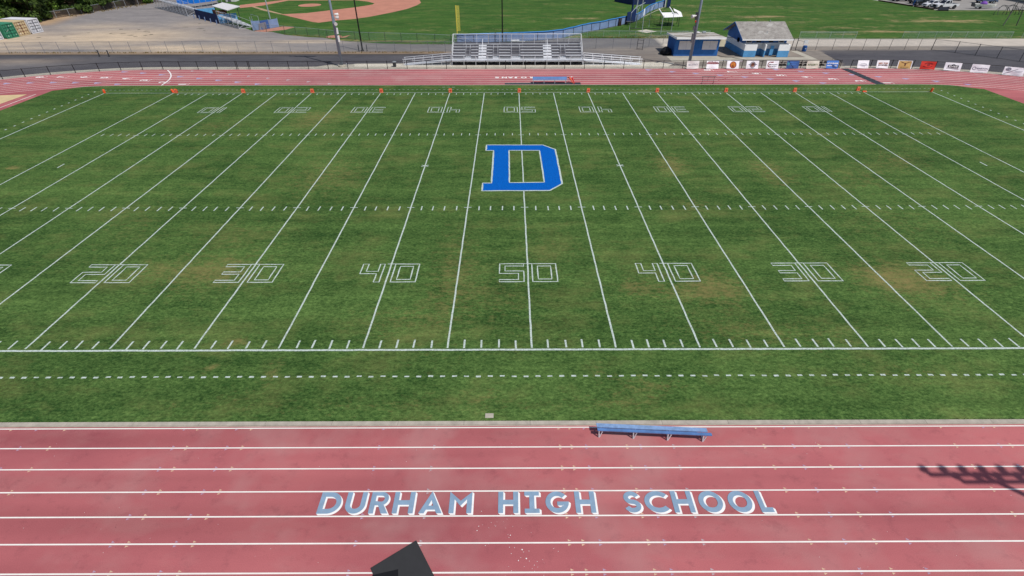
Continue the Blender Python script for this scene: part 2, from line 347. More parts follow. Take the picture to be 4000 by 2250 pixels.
# ================================================================== GROUND AND PAVING
CY, CX = 23.7, 54.5      # centre line and turn centres of the oval track
def sstep(a, b, x): t = max(0, min(1, (x-a)/(b-a))); return t*t*(3-2*t)
def L3(a, b, t): return tuple(a[i]+(b[i]-a[i])*t for i in range(3))
C_TAN = srgb(192, 174, 152); C_GREY = srgb(136, 132, 132); C_DARK = srgb(84, 83, 88); C_WARM = srgb(140, 131, 122); C_DIRT = srgb(182, 154, 122); C_PALE = srgb(194, 186, 174)
TAN = [(-78, 87, 15, 9, 1.), (-95, 84, 12, 8, .9), (-62, 76.5, 16, 3.2, 1.), (-90, 76, 12, 3, .8), (-70, 100, 6, 6, .35), (-88, 98, 10, 5, .5), (-52, 80, 10, 3, .35), (-60, 86, 10, 2.2, .4), (-40, 82.5, 8, 1.5, .8)]
def ground_col(x, y):
    if y < 72.0 - (0.0 if x < -30 else 0) and x < 24:
        c = C_DARK
        c = L3(c, C_TAN, .4*math.exp(-((x+80)/7)**2-((y-67)/1.6)**2)+.3*math.exp(-((x+92)/9)**2-((y-64)/2)**2))
        c = L3(c, srgb(62, 60, 60), .7*sstep(70.3, 71.6, y)*(x < -12))
        c = L3(c, C_GREY, .35*math.exp(-((x+78)/8)**2-((y-64)/3)**2))
        return L3(c, C_WARM, .75*sstep(14, 20, x))
    if x < 27:
        c = L3(C_GREY, srgb(116, 114, 114), sstep(-34, -26, x))
        k = 0
        for a, b, ra, rb, s in TAN: k = max(k, s*math.exp(-((x-a)/ra)**2-((y-b)/rb)**2))
        c = L3(c, C_TAN, min(1, k*1.15))
        c = L3(c, C_DIRT, .8*(1-sstep(73.3, 74.4, y))*(1-sstep(-14, -10, x)))
        if y < 73.4 and x < -12: c = L3(c, srgb(120, 106, 92), .7)
        d = x+2.4*(y-103)/10+103.5      # dusty verge under the trees
        c = L3(c, C_DIRT, (1-sstep(0, 5, d))*.9*sstep(98, 102, y))
        c = L3(c, srgb(104, 106, 112), .75*math.exp(-((x+77)/14)**2-((y-75.2)/1.0)**2))  # bluish shadow band painted into the lot colour behind the fence
        if x > 8: c = L3(c, C_WARM, .6*sstep(8, 18, x)*(1-sstep(76, 78, y)))
        return c
    # right-hand side
    if x > 50.8 + max(0, (y-62))*.12 and y < 74.6: return L3(C_DARK, srgb(108, 104, 102), .5*math.exp(-((x-58)/9)**2-((y-73.6)/1.2)**2))
    if y < 77.6: return L3(C_WARM, srgb(118, 114, 112), sstep(70, 80, x))
    return C_PALE
gx = [-175+1.0*i for i in range(351)]; gy = [34+0.8*i for i in range(149)]
gv = [(x, y, -.02) for y in gy for x in gx]; n = len(gx)
gf = [(j*n+i, j*n+i+1, (j+1)*n+i+1, (j+1)*n+i) for j in range(len(gy)-1) for i in range(n-1)]
me = bpy.data.meshes.new('ground'); me.from_pydata(gv, [], gf)
ca = me.color_attributes.new('Col', 'FLOAT_COLOR', 'POINT')
for i, v in enumerate(gv): ca.data[i].color = ground_col(v[0], v[1])[:3]+(1,)
me.materials.append(MATS['ground']); o = bpy.data.objects.new('ground', me); col.objects.link(o); o['kind'] = 'structure'
flatsheet('terrain', [(-1500, -600), (1500, -600), (1500, 1500), (-1500, 1500)], -.05, 'dirt')

def arc(cx, cy, r, a0, a1, n): return [(cx+r*math.cos(R(a0+(a1-a0)*i/n)), cy+r*math.sin(R(a0+(a1-a0)*i/n))) for i in range(n+1)]
def stadium(r, n=48): return arc(CX, CY, r, -90, 90, n)+arc(-CX, CY, r, 90, 270, n)
flatsheet('concrete_apron', stadium(39.4), -.012, 'concrete')
flatsheet('running_track', stadium(37.82), 0, 'track_red')
flatsheet('rubber_edge', [(-54, -5.0), (54, -5.0), (54, -4.72), (-54, -4.72)], .003, 'kerb')

bs_ = MB(); bs_.nonorm = True; r_ = random.Random(12)
for x, y in ((-82, 95.5), (-78, 95), (-75.5, 93.4), (-74.2, 92.2), (-81.2, 91), (-78.5, 90.6), (-76, 89.0), (-73, 88.8), (-72.3, 89.6), (-74.2, 87.6), (-88.4, 88.2), (-86, 91.5), (-70, 98), (-66, 96.5), (-64, 94), (-69, 102), (-92.5, 86.8)):
    w1, w2 = r_.uniform(.25, .75), r_.uniform(.15, .35)
    bs_.add([(x+w1*math.cos(a)*r_.uniform(.7, 1.3), y+w2*math.sin(a)*r_.uniform(.6, 1.4), -.016) for a in [6.28*k/11 for k in range(11)]], [tuple(range(11))])
ob_ = bs_.build('gravel_stains', 'stain', None, local=True); ob_['kind'] = 'structure'
# grass field (structured grid so dry patches can be painted by place)
DRY = [(-20.5, 7.3, 3.2, 2.2, .55), (-24.6, 7.6, 2.6, 1.3, .35), (-4.9, 7.0, 1.7, 5.6, .42), (-1.8, 4.5, 2., 2.5, .25), (11.8, 5.6, 2.1, 1.8, .7), (6.8, 5.6, 1.4, 1., .55), (9.3, 4.9, 1.5, .8, .4),
       (23.4, 6.6, 2.6, 1.8, .75), (25.5, 5.6, 2.5, 1.6, .35), (-17.9, 22.7, 3.6, 5., .42), (14.0, 24.8, 1.8, 3., .62), (22.8, 24.3, 1.8, 2., .5), (22.6, 21.2, 1.6, 1.4, .45),
       (-16.1, .6, .6, .35, .85), (-16.6, -1.3, .3, .25, .9), (-13.3, -1.7, .4, .9, .55), (-14.3, -3., .9, .25, .4), (5.5, -2.6, 1.6, .6, .45), (-24, 37.4, 3, 3.5, .42), (13.6, 16.8, 1.8, 1.3, .4),
       (-47.6, 24.4, .7, .5, .95), (-22.4, 39.5, 4, 2.2, .3), (-34, 36, 3, 2.5, .35), (36, 26, 3, 3, .38), (30, 22, 3, 3, .33), (46, 36, 4, 2, .3), (3.2, -1.5, .5, .4, .5), (-8, 2.5, 2.5, 1.3, .3),
       (-19, 1.9, .3, .2, .9), (11, 1.5, 3, 1.2, .3), (16, 1.2, 3, 1., .3), (-10, 45, 10, 1., .2), (4, -3.6, 2.5, .4, .3), (-2.4, -3.2, 1.2, .5, .3), (19, -1.6, 2.6, .6, .3), (-21, 12, 3, 2, .25), (2, 10, 2, 2, .22), (-7, -3.8, 9, .35, .25), (28, 14, 4, 3, .25), (-30, 14, 3, 4, .2)]
def ylim(x):
    if abs(x) <= CX: return -4.72, 52.46
    d = math.sqrt(max(0, 28.75**2-(abs(x)-CX)**2)); lo, hi = CY-d, CY+d
    k = sstep(59.3, 62.7, abs(x)); return lo, hi-k*1.2
xs = [-62.7+.5*i for i in range(252)]; NR = 116
fv = []; dry = []
for x in xs:
    a, b = ylim(x)
    for j in range(NR+1):
        y = a+(b-a)*j/NR; fv.append((x, y, .012))
        k = 0
        for px, py, rx, ry, s in DRY:
            if abs(x-px) < 3*rx and abs(y-py) < 3*ry: k += s*math.exp(-((x-px)/rx)**2-((y-py)/ry)**2)
        dry.append(min(1, k))
me = bpy.data.meshes.new('grass_field')
me.from_pydata(fv, [], [(i*(NR+1)+j, (i+1)*(NR+1)+j, (i+1)*(NR+1)+j+1, i*(NR+1)+j+1) for i in range(len(xs)-1) for j in range(NR)])
me.attributes.new('dry', 'FLOAT', 'POINT').data.foreach_set('value', dry); me.materials.append(MATS['turf'])
o = bpy.data.objects.new('grass_field', me); col.objects.link(o); o['kind'] = 'structure'
# kerb between field and near straight
b = MB()
x = -46
while x < 46:
    l = 3.05; b.box(x+.006, x+l-.006, -4.96, -4.745, -.01, .045); x += l
k_ = b.build('track_kerb', 'kerb', None); k_['kind'] = 'structure'
# grass tufts lapping over the kerb edge
b = MB()
for i in range(2600):
    x = random.uniform(-27, 27); y = -4.72+random.gauss(0, .025); h = random.uniform(.02, .055); a = random.uniform(0, 3.14); w_ = .03
    b.add([(x-w_*math.cos(a), y-w_*math.sin(a)*.5, .012), (x+w_*math.cos(a), y+w_*math.sin(a)*.5, .012), (x+random.uniform(-.03, .03), y-random.uniform(0, .05), .012+h)], [(0, 1, 2)])
b.nonorm = True
stuff(b.build('grass_edge', 'leaves_fresh', None), 'ragged green grass blades along the concrete kerb of the near straight', 'grass')

# infield and paving sheets beyond the track
def sheet(name, pts, mat, z): return flatsheet(name, pts, z, mat)
sheet('long_jump_pit', [(-72, 38), (-64.9, 44.1), (-64.75, 48.3), (-67.8, 47.9), (-74, 44)], 'sand', .012)
sheet('painted_line', [(-63.73, 38.5), (-63.62, 38.5), (-63.62, 48.4), (-63.73, 48.4)], 'line_white', .008)
sheet('concrete_slab', [(-39, 62.9), (-29.5, 62.9), (-25, 62.9), (-19, 62.9), (-19, 65.1), (-25.4, 65.1), (-26.5, 64.6), (-29.5, 64.4), (-31.4, 63.2)], 'concrete', -.006)
sheet('bleacher_pad', [(-25.4, 63.), (-25.9, 64.9), (-16, 65.1), (-10.3, 65.6), (-10.28, 63.86), (10.28, 63.86), (10.3, 65.6), (16, 65.6), (23.6, 65.7), (25.1, 65.2), (23.4, 62.9)], 'concrete_light', -.003)
sheet('service_strip', [(-10.27, 63.87), (10.27, 63.87), (10.27, 72), (-10.27, 72)], 'asphalt', -.004)
sheet('walkway', [(24.9, 66.0), (24.9, 69.95), (33.5, 69.95), (33.6, 68.95), (47.7, 69.), (47.4, 73.9), (48.7, 73.9), (49.0, 67.3), (33.6, 67.3), (33.5, 66.0)], 'concrete', -.004)
sheet('asphalt_apron', [(49.2, 67.6), (49.0, 73.8), (52.4, 73.8), (51.9, 68.0), (51.2, 66.2)], 'asphalt_warm', -.006)
sheet('right_apron', [(33.6, 67.2), (49.1, 67.2), (51, 62.9), (25.2, 62.9), (25.2, 65.9), (33.6, 65.9)], 'asphalt_warm', -.007)
sheet('pale_path', [(46.5, 77.75), (130, 77.9), (130, 84.1), (58, 84.1), (46.5, 83.4)], 'path', -.006)
# grass beyond: baseball outfield + park field, with bare patches
PATCH = [(52, 116, 3, .8, .6), (66, 106, 3, .7, .7), (41, 108.5, 3, .8, .6), (70, 124, 5, 1.2, .5), (83, 98, 3, .8, .6), (97, 109, 5, 1., .5), (45, 128, 5, 1.2, .5), (88, 112, 4, 1., .4), (66, 88.5, 4, .8, .5), (50, 96, 3, .8, .5), (20, 118, 3, .9, .4), (-5, 95, 3, .7, .35), (-2, 112, 4, .8, .3),
 (14, 108, 5, 1.2, .85), (3, 104, 2, .8, .6), (12, 131, 6, 1., .4), (-19, 94.5, 1.6, 1., .9), (24.5, 89, 4, 1.2, .8), (30, 86.2, 9, 1., .9), (13, 87, 4, .6, .8), (6, 83.5, 8, 1.2, .8), (55, 110, 6, 1.6, .85), (62, 110, 5, 1.2, .6),
         (48, 103, 7, 1.5, .75), (60, 102, 5, 1.3, .6), (36, 113, 9, 2., .5), (58, 126, 12, 2, .4), (44, 120, 8, 1.5, .45), (74, 91.5, 6, 1., .9), (70, 96, 8, 1.6, .5), (93, 104, 9, 2.2, .8), (101, 104, 5, 1.6, .5), (77, 117, 8, 2, .35), (60, 92, 5, 1.2, .4),
         (34, 104, 6, 1.5, .35), (85, 92, 10, 1, .3), (110, 118.3, 14, .5, .8), (-44, 88, 6, 1., .6), (-33, 84, 6, 1.2, .6), (80, 107, 4, 1, .5), (36, 124, 3, 1.5, .6), (-15, 83, 8, .8, .5), (-24, 83, 5, .6, .6), (90, 85.3, 30, .5, .7)]
def grid_sheet(name, poly, z, mat, step=1.2, patches=PATCH):
    bm = bmesh.new(); v_, f_ = curve_fill([poly])
    vs = [bm.verts.new((a, c, z)) for a, c in v_]
    for q in f_:
        try: bm.faces.new([vs[i] for i in q])
        except ValueError: pass
    x0 = min(p[0] for p in poly); x1 = max(p[0] for p in poly); y0 = min(p[1] for p in poly); y1 = max(p[1] for p in poly)
    x = x0+step
    while x < x1: bmesh.ops.bisect_plane(bm, geom=bm.verts[:]+bm.edges[:]+bm.faces[:], plane_co=(x, 0, 0), plane_no=(1, 0, 0)); x += step
    y = y0+step*.7
    while y < y1: bmesh.ops.bisect_plane(bm, geom=bm.verts[:]+bm.edges[:]+bm.faces[:], plane_co=(0, y, 0), plane_no=(0, 1, 0)); y += step*.7
    me = bpy.data.meshes.new(name); bm.to_mesh(me); bm.free()
    d = []
    for v in me.vertices:
        k = 0
        for px, py, rx, ry, s in patches: k += s*math.exp(-min(60, ((v.co.x-px)/rx)**2+((v.co.y-py)/ry)**2))
        d.append(min(1, k))
    me.attributes.new('dry', 'FLOAT', 'POINT').data.foreach_set('value', d); me.materials.append(MATS[mat])
    for p in me.polygons:
        if p.normal.z < 0: p.flip()
    o = bpy.data.objects.new(name, me); col.objects.link(o); o['kind'] = 'structure'; return o
BALL = [(-64, 102.6), (-60.5, 100.4), (-53.3, 93.0), (-49.2, 92.1), (-45.6, 89.2), (-40.3, 86.8), (-37.2, 86.2), (-34.4, 84.0), (-29.7, 82.1), (-24.9, 80.7), (-19, 80.0), (-11.5, 80.0), (-7.8, 80.9), (1.2, 82.2), (7, 84.3), (11.2, 88.5), (17.2, 94), (22.5, 99.4), (30, 111), (38.1, 125.4), (46, 150), (-60, 150), (-84, 141), (-79, 133), (-73.5, 110.2)]
grid_sheet('baseball_turf', BALL, -.012, 'outfield_turf', 2.)
PARK = [(8.6, 85.0), (13.5, 85.3), (60, 84.3), (130, 84.3), (131, 119), (104.1, 120.0), (103.2, 125), (100, 136), (98, 152), (46, 152), (38.3, 125.4), (30.2, 111), (22.7, 99.3), (17.4, 93.9), (11.4, 88.3)]
grid_sheet('park_grass', PARK, -.010, 'outfield_turf', 2.)
sheet('parking_lot', [(104.1, 119.6), (160, 118.6), (175, 190), (96, 190), (98, 152), (100, 136), (103.2, 125)], 'lot', -.014)
# baseball clay
sheet('infield_clay', [(-55.9, 114.7), (-50, 109), (-45, 104), (-43.2, 103), (-40.1, 106.0), (-36.5, 108.0), (-33.5, 111.5), (-29.6, 118), (-27.2, 123), (-25.7, 129), (-25.2, 134), (-26.7, 141), (-28, 147), (-62, 147), (-63, 140), (-63.0, 139), (-44.2, 139.4), (-40, 136.5), (-37.6, 133.2), (-37.6, 131), (-38.8, 129), (-41, 126), (-45.4, 121.5), (-50.5, 116.5), (-53.5, 115.6)], 'clay', -.004)
sheet('pitching_mound', arc(-53.9, 129.9, 2.9, 0, 350, 26), 'clay', -.002)
sheet('home_plate_clay', [(-72.5, 130.2), (-70.2, 125.0), (-67.4, 127.5), (-65.8, 130.0), (-62.4, 140), (-63.6, 141)], 'clay', -.006)
sheet('base_path', [(-68.2, 127.2), (-62.5, 120.7), (-56, 114.7), (-55.6, 115.2), (-61.5, 121.4), (-67.6, 127.8)], 'dirt', -.003)
sheet('bullpen_mound', arc(-35.4, 87.2, 1.5, 0, 340, 12)+[(-32.6, 88.9), (-33, 86.4), (-35, 85.9)], 'clay', -.002)
sheet('dugout_dirt', [(-53.6, 93.2), (-50.8, 92.2), (-47.5, 94.6), (-46.6, 97.6), (-49.5, 98.4), (-51.5, 95.6)], 'clay', -.005)
sheet('concrete_pad', [(24.6, 92.7), (26.9, 94.3), (28.6, 92.1), (26.2, 90.5)], 'concrete_light', -.003)

# ================================================================== FIELD MARKINGS
yd = .9144; W = 48.768; ZP = .017; Hn = 16.36; Hf = 32.86
b = MB()
def wob(x0, y0, x1, y1, wd, jit=.012, step=.6):
    l = math.hypot(x1-x0, y1-y0); k = max(1, int(l/step))
    b.strip([(x0+(x1-x0)*i/k, y0+(y1-y0)*i/k) for i in range(k+1)], wd, ZP, jit)
b.cur = 0
wob(-54.9, 0, 54.9, 0, .13); wob(-54.9, W, 54.9, W, .075)
for i in range(-10, 11):
    if i % 1 == 0: wob(i*5*yd, .14 if abs(i) < 10 else 0, i*5*yd, W-.3 if abs(i) < 10 else W, .10)
for s in (-1, 1): wob(s*60*yd, 0, s*60*yd, W, .11)
paintobj('yard_lines', b, 'turf_white')
b = MB()
for i in range(-49, 50):
    x = i*yd
    if i % 5 == 0:
        for h in (Hn, Hf): b.strip([(x-.3, h), (x+.3, h)], .07, ZP+.003, .01)
    else:
        j = lambda: random.uniform(-.05, .05)
        a, c = j(), j()
        b.strip([(x+a, .12+j()), (x+a, .76+j())], .10, ZP, .01)
        b.strip([(x+c, W-.92+j()), (x+c, W-.36+j())], .09, ZP, .01)
        b.strip([(x+a, Hn-.47+j()*.6), (x+a, Hn+.2+j()*.6)], .095, ZP, .01)
        b.strip([(x+c, Hf-.15+j()*.6), (x+c, Hf+.48+j()*.6)], .08, ZP, .01)
for x in (-10*yd, 10*yd):      # stars on the forty yard lines
    for a in (25, -25): b.strip([(x-.36*math.cos(R(a)), 24.67-.36*math.sin(R(a))*1.1), (x+.36*math.cos(R(a)), 24.67+.36*math.sin(R(a))*1.1)], .09, ZP+.003+abs(a)*.00004+a*.00002)
for s, x in ((-1, -43.36), (1, 43.47)): b.strip([(x, 24.4), (x, 25.3)], .12, ZP)
paintobj('hash_marks', b, 'turf_white')
b = MB()
x = -56.2
while x < 56.4:
    q = random.uniform(-.02, .02); b.strip([(x-.13, -1.93+q), (x+.12, -1.93+q)], .10+random.uniform(-.02, .02), ZP, .01)
    b.strip([(x-.13, 50.2+q), (x+.13, 50.2+q)], .07, ZP, .01); x += .607
for s in (-1, 1):
    y = 2.
    while y < 49.8: b.strip([(s*56.6, y-.13), (s*56.6, y+.13)], .16 if s < 0 else .13, ZP, .01); y += 1.215
for x in (-10.25, -9.55, -8.9): b.strip([(x-.2, 51.37), (x+.2, 51.37)], .07, ZP)
paintobj('coaching_box_dashes', b, 'turf_white')
# block numerals drawn in outline
DW, DH, S1, S2 = 1.6, 2.04, .36, .27; M_ = DH/2
GL = {'0': [[(0, 0), (DW, 0), (DW, DH), (0, DH)], [(S1, S2), (DW-S1, S2), (DW-S1, DH-S2), (S1, DH-S2)]],
      '5': [[(0, DH), (DW, DH), (DW, DH-S2), (S1, DH-S2), (S1, M_+.17), (DW, M_+.17), (DW, 0), (0, 0), (0, S2-.04), (DW-S1, S2-.04), (DW-S1, M_-.1), (0, M_-.1)]],
      '4': [[(0, DH), (S1, DH), (S1, M_+.17), (DW-S1-.1, M_+.17), (DW-S1-.1, DH), (DW-.15, DH), (DW-.15, 0), (DW-S1-.15, 0), (DW-S1-.15, M_-.1), (0, M_-.1)]],
      '3': [[(0, DH), (DW, DH), (DW, 0), (0, 0), (0, S2-.04), (DW-S1, S2-.04), (DW-S1, M_-.12), (.12, M_-.12), (.12, M_+.14), (DW-S1, M_+.14), (DW-S1, DH-S2), (0, DH-S2)]],
      '2': [[(0, DH), (DW, DH), (DW, M_-.1), (S1, M_-.1), (S1, S2-.04), (DW, S2-.04), (DW, 0), (0, 0), (0, M_+.15), (DW-S1, M_+.15), (DW-S1, DH-S2), (0, DH-S2)]],
      '1': [[(DW-S1-.1, 0), (DW-.15, 0), (DW-.15, DH), (DW-S1-.1, DH)]]}
b = MB(); lev = 0
def numeral(st, xl, yb, sgn):
    global lev
    for k, ch in enumerate(st):
        ox = -1.87 if k == 0 else .29
        for lp in GL[ch]:
            pts = []
            for i in range(len(lp)):
                p, q = lp[i], lp[(i+1) % len(lp)]; n_ = max(1, int(math.hypot(q[0]-p[0], q[1]-p[1])/.45))
                pts += [(p[0]+(q[0]-p[0])*m/n_, p[1]+(q[1]-p[1])*m/n_) for m in range(n_)]
            b.strip([(xl+sgn*(ox+px), yb+sgn*py) for px, py in pts], .085, ZP+.002+(lev % 3)*.0006, .012, True); lev += 1
    b.strip([(xl-sgn*.26, yb+sgn*(DH+.01)), (xl+sgn*.3, yb+sgn*(DH+.01))], .07, ZP+.005, .01)
for k, d in enumerate(('10', '20', '30', '40', '50', '40', '30', '20', '10')):
    xl = (k-4)*10*yd; numeral(d, xl, 6.22, 1); numeral(d, xl, 42.52, -1)
paintobj('yard_numbers', b, 'turf_white')
# the letter D at midfield: blue with a white outline and an open counter
Dv = [(-3.57, 29.93), (2.17, 29.9), (3.37, 28.68), (3.39, 20.72), (2.23, 19.38), (-3.56, 19.34), (-3.58, 20.88), (-2.8, 20.88), (-2.82, 28.42), (-3.58, 28.43)]
Dc = [(-1.27, 28.44), (1.76, 28.42), (1.84, 21.03), (-1.22, 20.96)]
b = MB(); b.flat([Dv, Dc], ZP+.004); b.nonorm = True
paintobj('midfield_letter', b, 'turf_blue')
b = MB(); b.nonorm = True
def dens(lp): 
    out = []
    for i in range(len(lp)):
        p, q = lp[i], lp[(i+1) % len(lp)]; n_ = max(1, int(math.hypot(q[0]-p[0], q[1]-p[1])/.4))
        out += [(p[0]+(q[0]-p[0])*m/n_, p[1]+(q[1]-p[1])*m/n_) for m in range(n_)]
    return out
b.strip(dens(Dv), .15, ZP+.008, .015, True); b.strip(dens(Dc), .13, ZP+.0085, .015, True)
paintobj('midfield_letter_outline', b, 'turf_white')

# ================================================================== TRACK MARKINGS
RI = (52.55+5.12)/2; LW = 1.0665
b = MB()
for k in range(9):
    yn, yf = -5.09-k*1.046, 52.52+k*1.083; c_, r_ = (yn+yf)/2, (yf-yn)/2
    b.strip([(-CX, yn), (0, yn), (CX, yn)], .055, .004); b.strip(arc(CX, c_, r_, -89.9, 90, 64)+arc(-CX, c_, r_, 90, 269.9, 64), .085, .0043)
paintobj('lane_lines', b, 'line_white')
b = MB()
TRI = [(-23.95, 1), (-22.8, 0), (-21.5, 1), (-16.05, 0), (-15.45, 1), (-13.67, 0), (-13.0, 1), (-6.95, 0), (-4.52, 2), (1.04, 1), (1.55, 1), (2.2, 0), (4.0, 1), (4.6, 0), (6.06, 2), (10.07, 1), (11.36, 0), (12.5, 1), (13.76, 0), (18.55, 1), (20.5, 0), (21.0, 1)]
for x, c in TRI:
    b.cur = c; d = -1 if x < -5 else 1
    for k in range(8):
        y = -5.09-k*1.046
        for s in (-1, 1):
            if k == 0 and s > 0: continue
            b.add([(x-.05, y+s*.045+s*.08, .005), (x-.05, y+s*.045, .005), (x+.075, y+s*.07, .005)], [(0, 1, 2)])
def tri(x, y, c, sx=1.):
    b.cur = c; b.add([(x-.5*sx, y+.36, .005), (x-.42*sx, y-.05, .005), (x-.2*sx, y-.36, .005), (x+.62*sx, y+.12, .005)], [(0, 1, 2, 3)])
for p in ((-59.28, 60.05), (-56.04, 59.3), (-52.68, 58.3), (-49.39, 57.2), (-46.08, 56.2), (-42.82, 55.16), (-39.64, 54.14), (-36.37, 53.1)): tri(p[0], p[1], 3)
for p in ((-71.75, 53.6), (-68.76, 53.95), (-65.63, 54.1), (-62.42, 54.0), (-59.19, 53.8), (-55.94, 53.14)): tri(p[0], p[1], 3)
for p in ((19.92, 60.71), (23.23, 59.6), (26.48, 58.56), (29.74, 57.5), (32.97, 56.45), (36.2, 55.35), (39.45, 54.28), (42.68, 53.2), (39.39, 60.75), (42.64, 59.65), (45.86, 58.6), (49.21, 57.6), (52.43, 56.5), (55.71, 55.35), (59.13, 53.97), (62.4, 52.35)): tri(p[0], p[1], 3)
for p in ((-49.27, 60.45), (-45.98, 59.48), (-42.69, 58.44), (-39.44, 57.37), (-36.19, 56.23), (-32.93, 55.26), (-29.71, 54.26), (-26.43, 53.2)): tri(p[0], p[1], 2, .5)
paintobj('exchange_zone_marks', b, ['arrow_violet', 'arrow_yellow', 'arrow_grey', 'arrow_lilac'])
b = MB(); b.nonorm = True
nl = [(-46.88, 53.1), (-50.19, 54.17), (-53.48, 55.25), (-56.75, 56.18), (-60.1, 56.75), (-63.4, 57.1), (-66.64, 57.17), (-69.77, 57.1)]
nr = [(51.61, 53.2), (48.26, 54.26), (44.97, 55.3), (41.72, 56.4), (38.5, 57.45), (35.26, 58.5), (32.03, 59.6), (28.82, 60.65)]
for i in range(8):
    for (x, y), tx in ((nl[i], nl[i][0]+.85), (nr[i], nr[i][0]+.8)):
        wd = .62 if i else .3
        b.text(str(i+1), lambda a, c, x=x, y=y, wd=wd: (x+.55-1.1*c, y-wd/2+wd*a, .006), .035)
        b.strip([(tx, y-.5), (tx, y+.5)], .06, .0045)
W_ = [(-53.35, 61.1), (-52.6, 60.2), (-51.62, 58.82), (-50.81, 57.44), (-50.08, 55.67), (-49.7, 53.97), (-49.5, 52.6)]
b.strip(W_, .16, .007)
paintobj('lane_numbers', b, 'letter_white')
# big lettering on the near straight: custom heavy capitals with a white drop shade
HH, SW = .91, .2
def el(cx, cy, rx, ry, a0, a1, n=20): return [(cx+rx*math.cos(R(a0+(a1-a0)*i/n)), cy+ry*math.sin(R(a0+(a1-a0)*i/n))) for i in range(n+1)]
def g_D(w): r = HH/2; rx = w*.56; return [[(0, 0)]+el(w-rx, r, rx, r, -90, 90)+[(0, HH)], [(SW, SW)]+el(w-rx, r, rx-SW, r-SW, -90, 90)+[(SW, HH-SW)]]
def g_U(w): r = w/2; return [[(0, HH)]+el(r, r*.95, r, r*.95, 180, 360)+[(w, HH), (w-SW, HH)]+el(r, r*.95, r-SW, r*.95-SW, 360, 180)+[(SW, HH)]]
def g_R(w):
    r = .29; cx = w-r-.02; return [[(0, 0), (SW, 0), (SW, .34), (w*.46, .34), (w-SW*1.15, 0), (w+.04, 0), (w*.74, .38)]+el(cx, HH-r, r, r, -60, 90)+[(0, HH)], [(SW, HH-SW*.95-.2), (SW, HH-SW*.8)]+el(cx, HH-r, r-.165, r-.165, 90, -90, 10)]
def g_H(w): m = HH/2; return [[(0, 0), (SW, 0), (SW, m-.1), (w-SW, m-.1), (w-SW, 0), (w, 0), (w, HH), (w-SW, HH), (w-SW, m+.1), (SW, m+.1), (SW, HH), (0, HH)]]
def g_A(w): return [[(0, 0), (.22, 0), (.29, .15), (w-.29, .15), (w-.22, 0), (w, 0), (w/2, HH+.02)], [(.37, .32), (w/2, .55), (w-.37, .32)]]
def g_M(w): return [[(0, 0), (SW, 0), (SW, .58), (w/2, .3), (w-SW, .58), (w-SW, 0), (w, 0), (w, HH), (w/2, .52), (0, HH)]]
def g_I(w): s = .18; a = (w-SW)/2; return [[(0, 0), (w, 0), (w, s), (w-a, s), (w-a, HH-s), (w, HH-s), (w, HH), (0, HH), (0, HH-s), (a, HH-s), (a, s), (0, s)]]
def g_O(w): return [el(w/2, HH/2, w/2, HH/2, 0, 350, 35), el(w/2, HH/2, w/2-SW, HH/2-SW, 0, 350, 35)]
def g_C(w): r = w*.55; return [el(r, HH/2, r, HH/2, 42, 318, 30)+el(r, HH/2, r-SW, HH/2-SW, 318, 42, 30)]
def g_G(w): r = w/2; return [el(r, HH/2, r, HH/2, 42, 358, 30)+[(w, HH/2+.02), (w*.5, HH/2+.02), (w*.5, HH/2-.15), (w-SW-.03, HH/2-.15)]+el(r, HH/2, r-SW, HH/2-SW, 335, 42, 26)]
def g_S(w):
    r = (HH-SW)/4; ry = r; rx = w/2-SW/2; cl = el(w/2, HH-SW/2-ry, rx*.92, ry, 15, 270, 16)[:-1]+el(w/2, SW/2+ry, rx, ry, 90, -165, 16)
    L, Q = [], []
    for i, p in enumerate(cl):
        a = cl[max(i-1, 0)]; c = cl[min(i+1, len(cl)-1)]; l = math.hypot(c[0]-a[0], c[1]-a[1]); nx, ny = -(c[1]-a[1])/l, (c[0]-a[0])/l
        L.append((p[0]+nx*SW/2*.95, p[1]+ny*SW/2*.95)); Q.append((p[0]-nx*SW/2*.95, p[1]-ny*SW/2*.95))
    return [L+Q[::-1]]
def g_L(w): return [[(0, 0), (w, 0), (w, .2), (SW, .2), (SW, HH), (0, HH)]]
WORDS = [(g_D, -8.79, .87), (g_U, -7.74, .8), (g_R, -6.76, .73), (g_H, -5.83, .83), (g_A, -4.79, .93), (g_M, -3.6, .9), (g_H, -1.65, .8), (g_I, -.6, .59), (g_G, .24, .93),
         (g_H, 1.42, .8), (g_S, 3.36, .68), (g_C, 4.2, .98), (g_H, 5.31, .82), (g_O, 6.37, .95), (g_O, 7.55, .94), (g_L, 8.73, .5)]
bs, bb = MB(), MB(); bs.nonorm = bb.nonorm = True
for i, (fn, x, wd) in enumerate(WORDS):
    g = fn(wd)
    bb.flat([[(x+px, -9.17+py) for px, py in lp] for lp in g], .014)
    for q in range(1, 5):
        d = .075*q/4; bs.flat([[(x+px+d, -9.17+py-d*.85) for px, py in lp] for lp in g], .0125-q*.0006)
o1 = paintobj('track_lettering', bb, 'letter_blue'); paintobj('track_lettering_shade', bs, 'letter_white')
# TROJANS on the far straight, facing the visitors' side
b = MB(); b.nonorm = True
xs_ = [(3.05, 'T', .62), (2.2, 'R', .62), (1.25, 'O', .85), (.1, 'J', .6), (-.65, 'A', .9), (-1.62, 'N', .75), (-2.75, 'S', .62)]
for x, ch, wd in xs_: b.text(ch, lambda a, c, x=x, wd=wd: (x-wd*a, 56.9-.85*c, .009), .04)
paintobj('far_track_lettering', b, 'letter_white')
